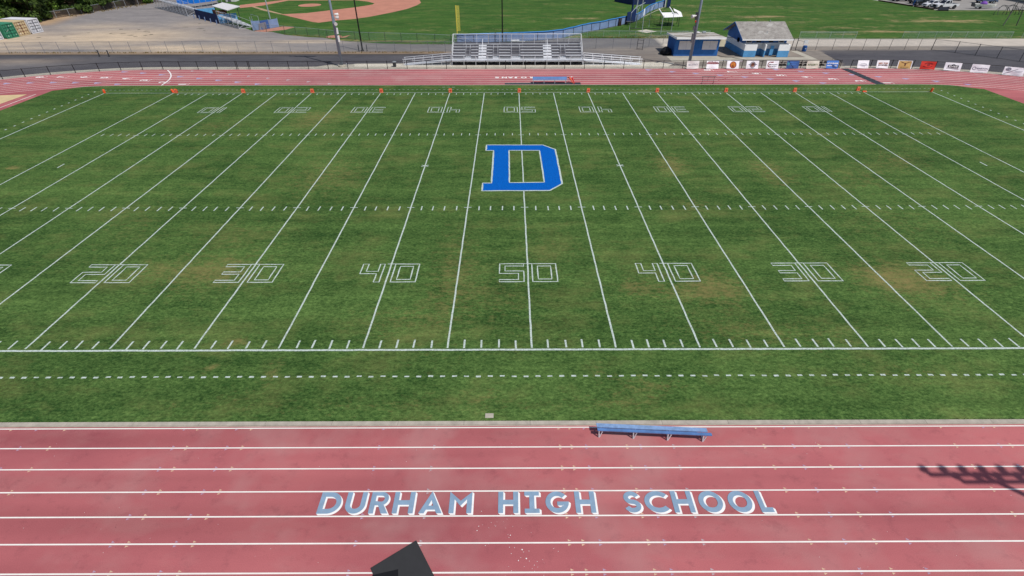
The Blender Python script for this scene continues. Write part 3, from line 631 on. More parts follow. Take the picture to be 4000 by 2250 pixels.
# bird droppings and chalk specks on the near lanes
b = MB(); b.nonorm = True
for i in range(60):
    t_ = random.random(); x = random.gauss(-1.6+t_*1.6, .55); y = -9.3-t_*2.6+random.gauss(0, .25); r = random.uniform(.005, .014)*(2.2 if random.random() < .1 else 1)
    b.add([(x+r*math.cos(a)*random.uniform(.6, 1.4), y+r*math.sin(a)*random.uniform(.6, 1.4), .016) for a in (0, 1.2, 2.4, 3.7, 5)], [(0, 1, 2, 3, 4)])
for i in range(70):
    x = random.uniform(-22, 20); y = random.uniform(-12, -5.4); r = random.uniform(.006, .012)
    b.add([(x+r*math.cos(a), y+r*math.sin(a), .016) for a in (0, 1.2, 2.4, 3.7, 5)], [(0, 1, 2, 3, 4)])
o = b.build('white_specks', 'letter_white', None, local=True); stuff(o, 'scattered white specks and droppings on the near red lanes', 'specks')
b = MB(); b.nonorm = True
b.add([(-2.34, -4.56, .03), (-1.95, -4.56, .03), (-1.95, -4.3, .03), (-2.34, -4.3, .03)], [(0, 1, 2, 3)]); b.box(-2.34, -1.95, -4.56, -4.3, .0, .029)
tag(b.build('valve_box', 'concrete', None), 'small pale concrete valve box cover set in the grass by the near kerb', 'valve box')

# ================================================================== FENCES
def lerp(a, b, t): return tuple(a[i]+(b[i]-a[i])*t for i in range(len(a)))
def resample(path, step):
    out = [path[0]]; 
    for i in range(len(path)-1):
        a, c = path[i], path[i+1]; l = math.dist(a, c); n = max(1, round(l/step))
        out += [lerp(a, c, k/n) for k in range(1, n+1)]
    return out
def fence(name, label, path, h, posts, pm, rm, mm, pr=.035, rr=.022, bottom=False, mid=False, z0=0., sub=1, group=None, rail_h=None, postlabel=None):
    c = path[len(path)//2]; t = thing(name, label, 'fence', (c[0], c[1], z0), group)
    for p in posts:
        b = MB(); b.tube([(p[0], p[1], z0), (p[0], p[1], z0+h)], pr, 8); b.lathe([(pr*1.25, h), (pr*.9, h+.05), (.01, h+.07)], (p[0], p[1], z0), 8)
        b.build('post', pm, t)
    b = MB(); b.tube([(p[0], p[1], z0+(rail_h or h)-.02) for p in path], rr, 6); b.build('top_rail', rm, t)
    if bottom: b = MB(); b.tube([(p[0], p[1], z0+.06) for p in path], rr*.8, 6); b.build('bottom_rail', rm, t)
    if mm:
        b = MB()
        for i in range(len(path)-1):
            a, c = path[i], path[i+1]; b.quad((a[0], a[1], z0+.05), (c[0], c[1], z0+.05), (c[0], c[1], z0+h-.03), (a[0], a[1], z0+h-.03))
        b.nonorm = True; b.build('wire_mesh', mm, t)
    return t
FY = 61.5
# trackside fence, left part: bends round the turn, then runs straight to the opening
left = [(-84.2, 47.5), (-82.6, 49.8), (-80.6, 51.6), (-78.5, 53.2), (-76.4, 54.7), (-74.2, 56.0), (-71.86, 57.14), (-69.15, 58.47), (-66.21, 59.55), (-63.19, 60.4), (-60.31, 60.98), (-57.21, 61.3), (-54.16, 61.42), (-51.5, 61.45), (-48.8, 61.45),
        (-45.86, 61.48), (-42.95, 61.5), (-42.75, 61.5), (-41.1, 61.5), (-40.9, 61.5), (-38.0, 61.52)]+[(-38.0+3.013*k, 61.54) for k in range(1, 30)]+[(50.0, 61.6)]
left = [p for p in left if p[0] < 49.6]
fence('trackside_fence', 'low black chain link fence behind the far track straight, left of the dark mat', left, 1.14, left, 'black_metal', 'black_metal', 'mesh_black', .045, .03)
t = thing('gate', 'black tube gate frame at the end of the fence beside the dark mat', 'gate', (49.2, 61.6, 0))
b = MB(); b.tube([(49.2, 61.6, 0), (49.2, 61.6, 1.15)], .05); b.build('post', 'black_metal', t)
b = MB(); b.tube([(49.2, 61.6, 1.12), (48.55, 62.75, 1.12), (48.5, 62.8, .1), (49.2, 61.66, .1)], .025); b.build('frame', 'black_metal', t)
rp = [(51.08, 61.62), (54.16, 61.75), (57.29, 61.66), (60.34, 61.3), (63.34, 60.7), (66.27, 59.8), (69.19, 58.7), (72.03, 57.44), (74.9, 56.0), (77.6, 54.2), (80.1, 52.2), (82.4, 50.)]
fence('trackside_fence', 'low black chain link fence curving round the right turn behind the last eight banners', rp, 1.14, rp, 'black_metal', 'black_metal', 'mesh_black', .045, .03)
# grey road fence
gp = [(-92.6, 72.5), (-89.7, 72.7), (-86.74, 72.82), (-83.88, 72.9), (-80.88, 73.03), (-78.3, 73.2), (-75.14, 73.3), (-72.36, 73.42), (-69.48, 73.46), (-66.33, 73.5), (-63.04, 73.55), (-60.07, 73.55), (-57.11, 73.57), (-54.05, 73.57), (-50.98, 73.55), (-47.89, 73.53), (-44.76, 73.55), (-41.97, 73.55), (-38.94, 73.52), (-35.76, 73.5), (-32.67, 73.48), (-29.74, 73.46), (-27.1, 73.45), (-24.0, 73.41), (-20.95, 73.4), (-18.2, 73.38), (-15.2, 73.36), (-12.28, 73.34), (-9.3, 73.5), (-6.2, 73.9), (-3.1, 74.4), (-.1, 74.9), (2.9, 75.3), (5.5, 75.8), (8.2, 75.9), (10.98, 75.9), (13.91, 75.7), (16.89, 75.66), (19.93, 75.44), (21.09, 75.3)]
fence('road_fence', 'long grey chain link fence between the dark service road and the gravel lot', gp, 1.68, gp, 'fence_grey', 'fence_grey', 'mesh_grey', .03, .02)
g2 = [(22.0, 74.85), (23.7, 77.6), (26.62, 79.3), (29.6, 81.0), (32.5, 82.7)]
fence('road_fence', 'short grey fence running back behind the flat roofed concession stand', g2, 1.68, g2[1:], 'fence_grey', 'fence_grey', 'mesh_grey', .03, .02)
t = thing('walk_gate', 'narrow dark framed chain link gate left of the concession stand', 'gate', (21.5, 75.1, 0))
for x, y in ((21.09, 75.3), (21.95, 74.8)):
    b = MB(); b.tube([(x, y, 0), (x, y, 1.72)], .045); b.build('post', 'dark_metal', t)
for z in (.12, .95, 1.5): b = MB(); b.tube([(21.09, 75.3, z), (21.95, 74.8, z)], .025); b.build('crossbar', 'dark_metal', t)
g3 = [(47.68, 74.3), (48.43, 74.2), (52.0, 74.4), (54.93, 74.41), (57.8, 74.4), (60.25, 74.42), (62.74, 74.45), (64.87, 74.45), (67.56, 74.5), (69.92, 74.5), (72.19, 74.35)]
fence('road_fence', 'grey chain link fence across the pale path right of the gabled restroom', g3, 1.72, g3, 'dark_metal', 'fence_grey', 'mesh_grey', .03, .02)
b = MB(); 
g4 = [(72.19, 74.3), (74.8, 72.2), (76.7, 70.12), (78.65, 68.0), (80.44, 65.7), (82.6, 63.3), (84.8, 60.8)]
fence('road_fence', 'grey chain link fence slanting toward the right edge behind the banners', g4, 1.72, g4, 'dark_metal', 'dark_metal', 'mesh_grey', .045, .025, True)
for x, y, lb in ((-69.81, 70.42, 'left steel bollard of the pair on the road edge'), (-68.13, 70.29, 'right steel bollard of the pair on the road edge')):
    b = MB(); b.lathe([(.09, 0), (.09, .8), (.12, .82), (.1, .95), (.03, 1.0)], (x, y, 0), 10); tag(b.build('bollard', 'dark_metal', None), lb, 'bollard', 'bollards on the service road')
# back fences
c4 = [(8.5, 86.2), (13.75, 86.44), (16.9, 86.42), (19.9, 86.39), (22.97, 86.2), (26., 86.1), (29, 86.1), (32, 86), (35, 86), (37.2, 86)]
fence('park_fence', 'low pale chain link fence at the edge of the park grass behind the concession stand', c4, 1.08, c4, 'galvanised', 'galvanised', 'mesh_green', .025, .022)
c5 = [(53.9, 84.6), (57.0, 84.5), (59.65, 84.45), (62.07, 84.45), (64.6, 84.45)]
fence('park_fence', 'short pale chain link fence with double rails right of the restroom roof', c5, 1.15, c5, 'galvanised', 'galvanised', 'mesh_green', .025, .025, True)
c6 = [(73.72, 84.79), (76.5, 84.6), (79.82, 84.6), (82.8, 84.6), (85.59, 84.5), (88.6, 84.5), (91.5, 84.5), (94.29, 84.5)]
fence('park_fence', 'long pale chain link fence on the park grass at the far right', c6, 1.12, c6, 'galvanised', 'galvanised', 'mesh_green', .025, .025)
c7 = [(96.4, 84.6), (99.5, 84.6), (102.5, 84.6)]
fence('park_fence', 'last pale chain link fence piece cut by the right edge', c7, 1.12, c7, 'galvanised', 'galvanised', 'mesh_green', .025, .025)
# baseball foul fence
c8 = [(-53.66, 93.65), (-50.6, 92.6), (-45.97, 90.16), (-43.4, 89.1), (-40.78, 88.07), (-38.07, 86.85), (-36.3, 86.), (-33.4, 84.9), (-30.4, 83.8), (-27.58, 83.2), (-24.55, 82.9), (-21.46, 82.5), (-18.41, 82.), (-15.03, 81.3), (-12.03, 80.7), (-10.9, 80.5)]
fence('outfield_fence', 'grey green chain link fence along the baseball field foul line', c8, 1.4, c8, 'dark_metal', 'galvanised', 'mesh_green', .04, .025)
# blue windscreen fence
bpth = [(-10.9, 80.55), (-7.8, 80.9), (-5.1, 81.5), (-1.9, 81.95), (1.21, 82.36), (3.99, 83.07), (6.98, 84.18), (8.97, 85.46), (11.19, 88.1), (13.24, 90.6), (15.31, 92.5), (17.22, 93.95), (19.36, 96.3), (21.19, 98.05), (22.54, 99.47), (24.6, 101.6), (26.78, 103.94), (28.4, 107.2), (30., 110.8), (31.2, 114.), (32.8, 117.5), (34.4, 120.2), (36.1, 122.8), (38.08, 125.39)]
t = thing('windscreen_fence', 'long curved outfield fence covered in faded blue windscreen with padded top', 'fence', (8.97, 85.46, 0))
for p in bpth: b = MB(); b.tube([(p[0]+.02, p[1]-.05, 0), (p[0]+.02, p[1]-.05, 1.5)], .045); b.build('post', 'dark_metal', t)
b = MB(); q = resample(bpth, 1.)
for i in range(len(q)-1):
    a, c = q[i], q[i+1]; b.quad((a[0], a[1], .06), (c[0], c[1], .06), (c[0], c[1], 1.42), (a[0], a[1], 1.42))
b.nonorm = True; b.build('windscreen', 'screen_blue', t)
b = MB(); pts = [(p[0], p[1], 1.46+random.uniform(-.03, .03)) for p in q]; b.tube(pts, .11, 8); b.build('padded_top', 'trim_blue', t)
b = MB()
for a, c in (((-10.8, 80.4), (-8., 80.75)),): b.tube([(a[0], a[1], 1.25), (c[0], c[1], .1)], .04)
b.build('brace', 'dark_metal', t)
# shaded fence in front of the trees
tp = [(-106.4, 106.6), (-105.6, 109.7), (-104.8, 112.8), (-103.8, 115.6), (-103.2, 118.8), (-102.6, 122.), (-101.9, 125.37), (-101.3, 128.43), (-99.8, 131.5), (-98.6, 134.5), (-97.6, 137.1), (-96.6, 140)]
fence('boundary_fence', 'weathered chain link fence with brown screen in front of the dark trees', tp, 1.45, tp, 'galvanised', 'galvanised', 'mesh_brown', .04, .03)

# ================================================================== BENCHES, HURDLE, MATS
t = thing('team_bench', 'long worn blue bench standing crooked on the inside lane of the near straight', 'bench', (5.1, -5.5, 0))
def nb(x0, x1, off0, off1, z0, z1, mat, name, lb=None):
    # bench is turned slightly: y falls with x
    f = lambda x: -5.235-(x-2.7)*.0585
    b = MB(); b.hull8([(x0, f(x0)+off0, z0), (x1, f(x1)+off0, z0), (x1, f(x1)+off1, z0), (x0, f(x0)+off1, z0)], [(x0, f(x0)+off0, z1), (x1, f(x1)+off0, z1), (x1, f(x1)+off1, z1), (x0, f(x0)+off1, z1)])
    return b.build(name, mat, t)
nb(2.7, 7.56, -.235, -.03, .48, .52, 'bench_worn', 'seat')
nb(2.72, 7.72, -.385, -.245, .43, .47, 'bench_blue', 'front_board')
for x, y in ((2.84, -5.63), (4.36, -5.71), (5.87, -5.81), (7.42, -5.88)):
    f = -5.235-(x-2.7)*.0585
    b = MB(); b.bar((x-.02, y, 0), (x-.05, y+.03, .43), .045, .045); b.bar((x+.0, y, 0), (x+.13, y+.05, .43), .035, .035); b.bar((x+.02, f+.05, 0), (x+.05, f-.1, .47), .035, .035); b.bar((x+.02, y, .02), (x+.02, f+.05, .02), .03, .03); b.bar((x+.05, f-.38, .41), (x+.05, f-.05, .46), .05, .03)
    b.build('leg', 'aluminium', t)
t = thing('team_bench', 'blue bench with backrest and pale steel legs on the dark mat by the far sideline', 'bench', (4.4, 53.3, 0))
b = MB(); b.box(1.98, 6.75, 53.12, 53.5, .44, .48); b.build('seat', 'bench_blue', t)
b = MB(); b.hull8([(2.0, 53.5, .5), (6.78, 53.5, .5), (6.78, 53.54, .5), (2.0, 53.54, .5)], [(2.0, 53.72, .78), (6.78, 53.72, .78), (6.78, 53.76, .78), (2.0, 53.76, .78)]); b.build('backrest', 'bench_blue', t)
b = MB(); b.box(1.95, 6.78, 53.08, 53.115, .42, .49); b.build('seat_edge', 'aluminium', t)
for x in (2.08, 3.58, 5.08, 6.6):
    b = MB(); b.bar((x, 53.16, 0), (x, 53.16, .43), .05, .05); b.bar((x, 53.16, .42), (x, 53.55, .42), .05, .03); b.bar((x, 53.6, 0), (x, 53.6, .42), .05, .05); b.build('leg', 'aluminium', t)
b = MB(); b.hull8([(-1.9, 52.72, .001), (8.7, 52.66, .001), (8.7, 53.66, .001), (-1.9, 53.42, .001)], [(-1.9, 52.72, .02), (8.7, 52.66, .02), (8.7, 53.66, .02), (-1.9, 53.42, .02)])
tag(b.build('rubber_mat', 'black_mat', None), 'long thin dark rubber mat under the blue bench beside the far sideline', 'mat')
b = MB(); b.hull8([(49.5, 61.3, .001), (50.55, 61.3, .001), (50.95, 52.5, .001), (49.7, 52.5, .001)], [(49.5, 61.3, .022), (50.55, 61.3, .022), (50.95, 52.5, .022), (49.7, 52.5, .022)])
tag(b.build('rubber_mat', 'black_mat', None), 'dark rubber mat laid straight across all far lanes below the fence opening', 'mat')
b = MB(); b.hull8([(-4.69, -10.24, .02), (-6.18, -11.22, .02), (-5.2, -12.71, .02), (-3.71, -11.73, .02)], [(-4.69, -10.24, .06), (-6.18, -11.22, .06), (-5.2, -12.71, .06), (-3.71, -11.73, .06)])
tag(b.build('board', 'black_board', None), 'large black rectangular board lying at an angle on the near lanes at the bottom edge', 'board')
b = MB(); b.hull8([(-6.05, -11.46, .062), (-5.18, -11.27, .062), (-5.12, -11.6, .062), (-5.9, -11.9, .062)], [(-6.05, -11.46, .07), (-5.18, -11.27, .07), (-5.12, -11.6, .07), (-5.9, -11.9, .07)])  # thin black sheet put in place of a cast shadow on the board
tag(b.build('shadow_patch', 'jet_black', None), 'small jet black shadow patch on the angled black board at the bottom edge', 'shadow patch')
# down marker bundle beside the bench
t = thing('sideline_marker_set', 'bundle of red and orange padded sideline poles leaning right of the far blue bench', 'marker poles', (7.5, 53.1, 0))
for i, (x0, x1, y1) in enumerate(((7.7, 7.15, 53.7), (7.85, 7.5, 53.75))):
    b = MB(); b.tube([(x0, 53.05, .02), (x1, y1, .66)], .03, 8, .11); b.build('padded_pole', 'red' if i != 0 else 'orange', t)
b = MB(); b.lathe([(.13, 0), (.15, .02), (.13, .05)], (7.05, 53.75, .62), 14); b.build('marker_disc', 'jet_black', t)
b = MB(); b.lathe([(.13, 0), (.14, .03), (.09, .06)], (7.45, 53.8, .68), 14); b.build('marker_disc', 'white', t)
t = thing('hurdle', 'thin dark metal frame hurdle standing on the inside lane of the far straight', 'hurdle', (26.3, 52.95, 0))
for x in (25.55, 27.15): b = MB(); b.tube([(x, 52.86, .02), (x, 52.95, .95)], .022, 6); b.tube([(x, 52.8, .02), (x, 53.25, .02)], .022, 6); b.build('leg', 'dark_metal', t)
b = MB(); b.bar((25.4, 52.96, .92), (27.4, 52.96, .92), .03, .07); b.build('top_bar', 'dark_metal', t)
b = MB(); b.tube([(25.55, 52.9, .42), (27.15, 52.9, .42)], .018, 6); b.tube([(26.3, 52.9, .42), (26.3, 52.95, .92)], .014, 6); b.build('crossbar', 'dark_metal', t)
b = MB(); P_ = [(27.1+10.1*k/24, 53.2+8.3*k/24+.14*math.sin(k*.9)+(.35*math.sin(k*.26)), .012) for k in range(25)]; b.tube(P_, .018, 5)
tag(b.build('cable', 'dark_red_ink', None), 'thin dark cable running diagonally over the far lanes from the hurdle to the fence', 'cable')
b = MB(); b.tube([(33.7, 70.6, .02), (34., 69.6, .02), (34.7, 69.2, .02), (35.5, 69.0, .02), (36.1, 68., .02), (37., 67.2, .02), (38.2, 66.7, .02), (39.5, 65.8, .02)], .03, 5)
tag(b.build('hose', 'dark_metal', None), 'dark hose lying on the concrete between the two blue buildings', 'hose')

# yard markers and pylons along the far sideline
def marker(x, y, txt, lb, tilt=0., rz=0.):
    t = thing('yard_marker', lb, 'yard marker', (x, y, .012), 'orange yard markers along the far sideline', rz); t.rotation_euler[0] = tilt*.3; t.rotation_euler[1] = tilt
    b = MB(); b.hull8([(-.22, -.08, 0), (.22, -.08, 0), (.22, .14, 0), (-.22, .14, 0)], [(-.2, -.02, .5), (.2, -.02, .5), (.2, .08, .5), (-.2, .08, .5)]); b.build('body', 'orange', t, True)
    F = lambda a, c: (-.19+.38*a, -.083+.06*(c*.42+.04)/.5+.0, .035+.43*c)
    b = MB(); b.quad(F(0, 0), F(1, 0), F(1, 1), F(0, 1)); b.build('face', 'orange_pale', t, True)
    b = MB(); b.nonorm = True; b.text(txt, lambda a, c: (lambda q: (q[0], q[1]-.006, q[2]))(F(.1+.8*a, .16+.68*c)), .05); b.build('numeral', 'red', t, True)
for k in range(-4, 5):
    n_ = 50-abs(k)*10; side = 'at midfield' if k == 0 else ('left of midfield' if k < 0 else 'right of midfield')
    marker(k*10*yd+.06, W+.06, str(n_), 'orange yard marker reading %d on the far sideline, %s' % (n_, side), random.uniform(-.04, .04))
marker(-45.45, W+.05, 'G', 'tilted orange goal line marker beside the orange pylon, left end', .22)
marker(45.35, 49.35, 'G', 'orange goal line marker standing off the line near the toppled pylon, right end', .03)
def pylon(x, y, lb, rot=(0, 0, 0)):
    t = thing('pylon', lb, 'pylon', (x, y, .03), 'orange end zone pylons'); t.rotation_euler = rot
    b = MB(); b.lathe([(.13, 0), (.14, .02), (.14, .44), (.12, .46)], (0, 0, 0), 12); b.build('body', 'orange', t, True)
    b = MB(); b.lathe([(.143, 0), (.143, .05)], (0, 0, .36), 12); b.build('band', 'orange_pale', t, True)
    return t
pylon(-54.85, W+.02, 'upright orange pylon at the far left corner of the end zone')
pylon(-45.85, W+.2, 'orange pylon leaning on the tilted left goal line marker', (0, -.35, 0))
pylon(45.65, W+.0, 'orange pylon fallen over on the right goal line', (0, R(88), R(-15)))
pylon(54.75, W, 'slightly leaning orange pylon at the far right corner of the end zone', (0, .15, 0))

# ================================================================== BANNERS ON THE FENCE
def fpoint(path, x):
    for i in range(len(path)-1):
        if path[i][0] <= x <= path[i+1][0]: t_ = (x-path[i][0])/(path[i+1][0]-path[i][0]); return lerp(path[i], path[i+1], t_)
    return path[-1]
BAN = []
def banner(x0, x1, path, mat, label, art, sag=.04):
    a, c = fpoint(path, x0), fpoint(path, x1); ux, uy = c[0]-a[0], c[1]-a[1]; l = math.hypot(ux, uy); ux, uy = ux/l, uy/l; nx, ny = uy, -ux
    t = thing('banner', label, 'banner', ((a[0]+c[0])/2+nx*.05, (a[1]+c[1])/2+ny*.05, .06), 'sponsor banners on the trackside fence')
    ph = random.uniform(0, 6); N, M = 12, 8
    def S(u, v, off=0.):    # u,v 0..1 -> point on rippled cloth
        k = (1-v); rip = sag*k*math.sin(u*7+ph)+sag*.6*math.sin(v*6+u*4+ph*2)*.7
        d = .05+.30*k+rip*.8+off+sag
        pin = -.035*math.sin(math.pi*u)*0
        return (a[0]+ux*l*u+nx*d, a[1]+uy*l*u+ny*d, .07+1.05*v+.035*k*math.sin(u*5+ph)+pin)
    b = MB(); b.nonorm = True
    b.add([S(i/N, j/M) for j in range(M+1) for i in range(N+1)], [(j*(N+1)+i, j*(N+1)+i+1, (j+1)*(N+1)+i+1, (j+1)*(N+1)+i) for j in range(M) for i in range(N)])
    b.build('cloth', mat, t, smooth=True)
    for name, m, fn in art:
        b = MB(); b.nonorm = True; fn(b, lambda u, v: S(u, v, .02)); b.build(name, m, t)
def ring(cx, cy, rx, ry, k, n=24, a0=0, a1=360):
    def f(b, T):
        for i in range(n):
            p, q = R(a0+(a1-a0)*i/n), R(a0+(a1-a0)*(i+1)/n)
            b.quad(T(cx+rx*math.cos(p), cy+ry*math.sin(p)), T(cx+rx*math.cos(q), cy+ry*math.sin(q)), T(cx+rx*k*math.cos(q), cy+ry*k*math.sin(q)), T(cx+rx*k*math.cos(p), cy+ry*k*math.sin(p)))
    return f
def rect(u0, u1, v0, v1, n=6):
    def f(b, T):
        for i in range(n):
            p, q = u0+(u1-u0)*i/n, u0+(u1-u0)*(i+1)/n; b.quad(T(p, v0), T(q, v0), T(q, v1), T(p, v1))
    return f
def txt(s, u0, u1, v0, v1, bold=.02):
    def f(b, T): b.text(s, lambda a, c: T(u0+(u1-u0)*a, v0+(v1-v0)*c), bold)
    return f
def multi(*fs):
    def f(b, T):
        for g in fs: g(b, T)
    return f
def scrawl(u0, u1, v, amp, seed, th=.05, n=18):       # unreadable script, as blurred in the photograph
    def f(b, T):
        r = random.Random(seed); pts = [(u0+(u1-u0)*i/n, v+amp*r.uniform(-1, 1)) for i in range(n+1)]
        for i in range(n):
            p, q = pts[i], pts[i+1]; b.quad(T(p[0], p[1]-th/2), T(q[0], q[1]-th/2), T(q[0], q[1]+th/2), T(p[0], p[1]+th/2))
    return f
def poly(pts): return lambda b, T: b.flat([pts], 0, lambda x, y: T(x, y))
L_ = left
banner(25.75, 27.6, L_, 'banner_grey', 'washed out grey banner with faint grey script in front of the lamp pole', [('lettering', 'faint_ink', multi(scrawl(.15, .9, .5, .04, 3), rect(.14, .3, .42, .6), scrawl(.4, .85, .62, .03, 4, .03)))], .08)
banner(28.75, 30.6, L_, 'banner_white', 'white banner with maroon script and two maroon stripes near the top', [('lettering', 'maroon', multi(scrawl(.1, .9, .84, .07, 9, .06), scrawl(.12, .5, .9, .04, 2, .04))), ('stripe', 'maroon', rect(.0, 1, .6, .67)), ('stripe', 'dark_red_ink', rect(.0, 1, .70, .78))], .08)
banner(31.85, 33.7, L_, 'banner_white', 'white banner with a round amber and brown emblem', [('emblem', 'maroon', ring(.52, .5, .27, .43, .78)), ('emblem', 'amber', ring(.52, .5, .205, .33, 0.02)), ('emblem', 'brown_ink', multi(ring(.5, .5, .1, .2, .45, 16, 90, 380), rect(.36, .66, .27, .33)))], .05)
banner(34.85, 36.7, L_, 'banner_white', 'white banner with a round dark brown winged emblem', [('emblem', 'grey_ink', multi(ring(.52, .48, .24, .42, .74), poly([(.14, .52), (.3, .42), (.3, .62)]), poly([(.9, .52), (.74, .42), (.74, .62)]))), ('emblem', 'brown_ink', ring(.52, .48, .165, .27, .02)), ('emblem', 'copper_ink', rect(.42, .62, .28, .36))])
banner(37.9, 39.75, L_, 'banner_white', 'white banner with a large maroon letter C and dark lettering', [('emblem', 'maroon', multi(ring(.3, .52, .2, .36, .72, 24, 55, 300), rect(.36, .56, .74, .88))), ('lettering', 'black_ink', multi(ring(.28, .5, .06, .1, .1, 10), scrawl(.36, .9, .5, .03, 11, .06), scrawl(.42, .85, .3, .06, 12, .05), scrawl(.3, .75, .18, .01, 13, .03)))])
banner(41.0, 42.85, L_, 'banner_blue', 'dark blue banner with faint pale lettering and a teal corner', [('lettering', 'banner_sky', multi(scrawl(.2, .85, .72, .02, 21, .07), scrawl(.3, .75, .5, .02, 22, .05))), ('emblem', 'teal', ring(.12, .6, .09, .2, .1, 12)), ('stripe', 'screen_navy', poly([(.1, .95), (.2, .95), (.62, .1), (.5, .1)]))])
banner(44.05, 45.9, L_, 'banner_cream', 'cream banner with dull green lettering', [('lettering', 'green_ink', txt('INTEGRITY', .1, .92, .38, .6, .02))], .07)
banner(47.05, 48.85, L_, 'banner_sky', 'bright blue banner with two lines of white lettering at the end of the fence', [('lettering', 'white', multi(txt('HP DURHAM', .06, .94, .56, .76, .03), scrawl(.06, .9, .36, .02, 31, .08))), ('stripe', 'banner_blue', poly([(.4, .6), (.44, .6), (.95, .12), (.6, .12)]))])
Q_ = rp
banner(51.85, 53.6, Q_, 'banner_white', 'white banner with a thin blue grey mountain line logo', [('emblem', 'grey_ink', multi(ring(.55, .42, .3, .2, .86, 20, 20, 160), rect(.06, .92, .38, .42), rect(.3, .7, .28, .31)))])
banner(54.85, 56.65, Q_, 'banner_white', 'white banner with two rows of copper coloured block lettering', [('lettering', 'copper_ink', txt('RED TOP', .14, .92, .5, .72, .04)), ('lettering', 'brown_ink', txt('RICE GROWERS', .14, .92, .28, .46, .03))])
banner(58.0, 60.0, Q_, 'banner_tan', 'tan banner with white edges and a dark horned bull head', [('emblem', 'brown_ink', multi(poly([(.12, .9), (.3, .72), (.46, .62), (.46, .36), (.5, .3), (.56, .36), (.58, .62), (.72, .72), (.92, .9), (.7, .78), (.56, .7), (.44, .7), (.3, .8)]), rect(.2, .8, .14, .18))), ('border', 'banner_white', multi(rect(0, 1, .95, 1), rect(0, .05, 0, .95, 1), rect(.95, 1, 0, .95, 1)))])
banner(61.2, 63.2, Q_, 'banner_red', 'bright red banner with a dark red arched emblem', [('emblem', 'dark_red_ink', multi(ring(.52, .56, .34, .3, .6, 20, 20, 160), ring(.5, .45, .34, .22, .7, 20, 190, 350), ring(.52, .56, .12, .16, .1, 12)))], .07)
banner(64.35, 66.4, Q_, 'banner_white', 'white banner with a black badge holding white capitals', [('emblem', 'black_ink', multi(rect(.2, .84, .36, .7), poly([(.36, .7), (.52, .82), (.68, .7)]), rect(.12, .88, .24, .28))), ('lettering', 'white', lambda b, T: b.text('EVES', lambda a, c: (lambda p: (p[0], p[1]-.012, p[2]))(T(.26+.52*a, .42+.22*c)), .03))])
banner(67.6, 69.6, Q_, 'banner_white', 'white banner with a grey circle and spaced grey capitals', [('lettering', 'grey_ink', txt('BARTON', .34, .95, .42, .6, .02)), ('emblem', 'grey_ink', ring(.18, .5, .11, .2, .75)), ('lettering', 'faint_ink', rect(.42, .9, .28, .32))])
banner(71.2, 73.4, Q_, 'banner_white', 'white creased banner with a grey round crest and a diagonal fold', [('emblem', 'grey_ink', multi(ring(.22, .72, .13, .2, .55), ring(.22, .72, .05, .09, .1, 10))), ('stripe', 'faint_ink', multi(poly([(.02, .12), (.62, .8), (.7, .8), (.1, .1)]), rect(.55, .92, .55, .58), rect(.55, .88, .44, .47)))], .08)
banner(74.8, 76.9, Q_, 'banner_white', 'white banner with a bright blue square, cut by the right edge of the frame', [('emblem', 'logo_blue', rect(.5, .76, .42, .82)), ('lettering', 'grey_ink', txt('CITY OF', .1, .9, .14, .3, .02))])
# torn black windscreen strip behind four of the banners
b = MB(); b.nonorm = True; rr_ = random.Random(4)
x = 39.75
while x < 47.0:
    wd = rr_.uniform(.12, .45); a = rr_.uniform(0, .25); z1 = 1.08-rr_.uniform(0, .2)
    if rr_.random() < .72: b.add([(x, 61.6, .78-a*.4), (x+wd*.6, 61.6, .72), (x+wd, 61.6, .9), (x+wd*.9, 61.6, z1), (x+wd*.3, 61.6, z1-.1), (x-.05, 61.6, z1-.04)], [(0, 1, 2, 3, 4, 5)])
    x += wd
x = 39.7
while x < 47.0:
    wd = rr_.uniform(.5, 1.2); b.add([(x, 61.61, .36), (x+wd, 61.61, .36), (x+wd-.1, 61.61, .5+rr_.uniform(-.05, .12)), (x+wd*.5, 61.61, .64), (x+.1, 61.61, .56)], [(0, 1, 2, 3, 4)]); x += wd*rr_.uniform(.8, 1.15)
tag(b.build('torn_windscreen', 'jet_black', None), 'ragged torn black windscreen strip behind the blue and cream banners on the fence', 'windscreen')
b = MB(); b.box(30.7, 32.5, 61.62, 61.68, 1.13, 1.17); b.box(33.7, 34.3, 61.62, 61.66, .95, 1.17)
tag(b.build('rope_tie', 'banner_white', None), 'white strip of cloth tied along the fence rail between the maroon and amber banners', 'cloth strip')

# ================================================================== BLEACHERS
t = thing('bleacher', 'wide aluminium bleacher with five seat rows, raised walkway and back rail by the far track', 'bleacher', (0, 63.8, 0))
XL, XR, DZ = -10.3, 10.25, .69
b = MB(); b.box(XL, XR, 63.82, 65.25, DZ-.06, DZ); b.box(XL, XR, 63.78, 63.82, DZ-.16, DZ+.01); b.build('walkway_deck', 'aluminium', t)
posts_x = [XL+.07+(XR-XL-.14)*i/11 for i in range(12)]
for x in posts_x: b = MB(); b.bar((x, 63.8, 0), (x, 63.8, 1.5), .06, .06); b.build('rail_post', 'aluminium', t)
b = MB(); b.tube([(XL, 63.78, 1.5), (XR, 63.78, 1.5)], .032, 8); b.build('front_rail', 'aluminium', t)
b = MB(); b.tube([(XL, 63.78, 1.12), (XR, 63.78, 1.12)], .026, 8); b.build('front_rail', 'aluminium', t)
GAPS = [[(-8.3, -7.35), (-6.2, -4.9), (-3.95, -2.95), (-1.1, .5), (4.1, 5.45), (6.7, 7.7)]]*3+[[(-6.2, -4.9), (4.1, 5.45)], []]
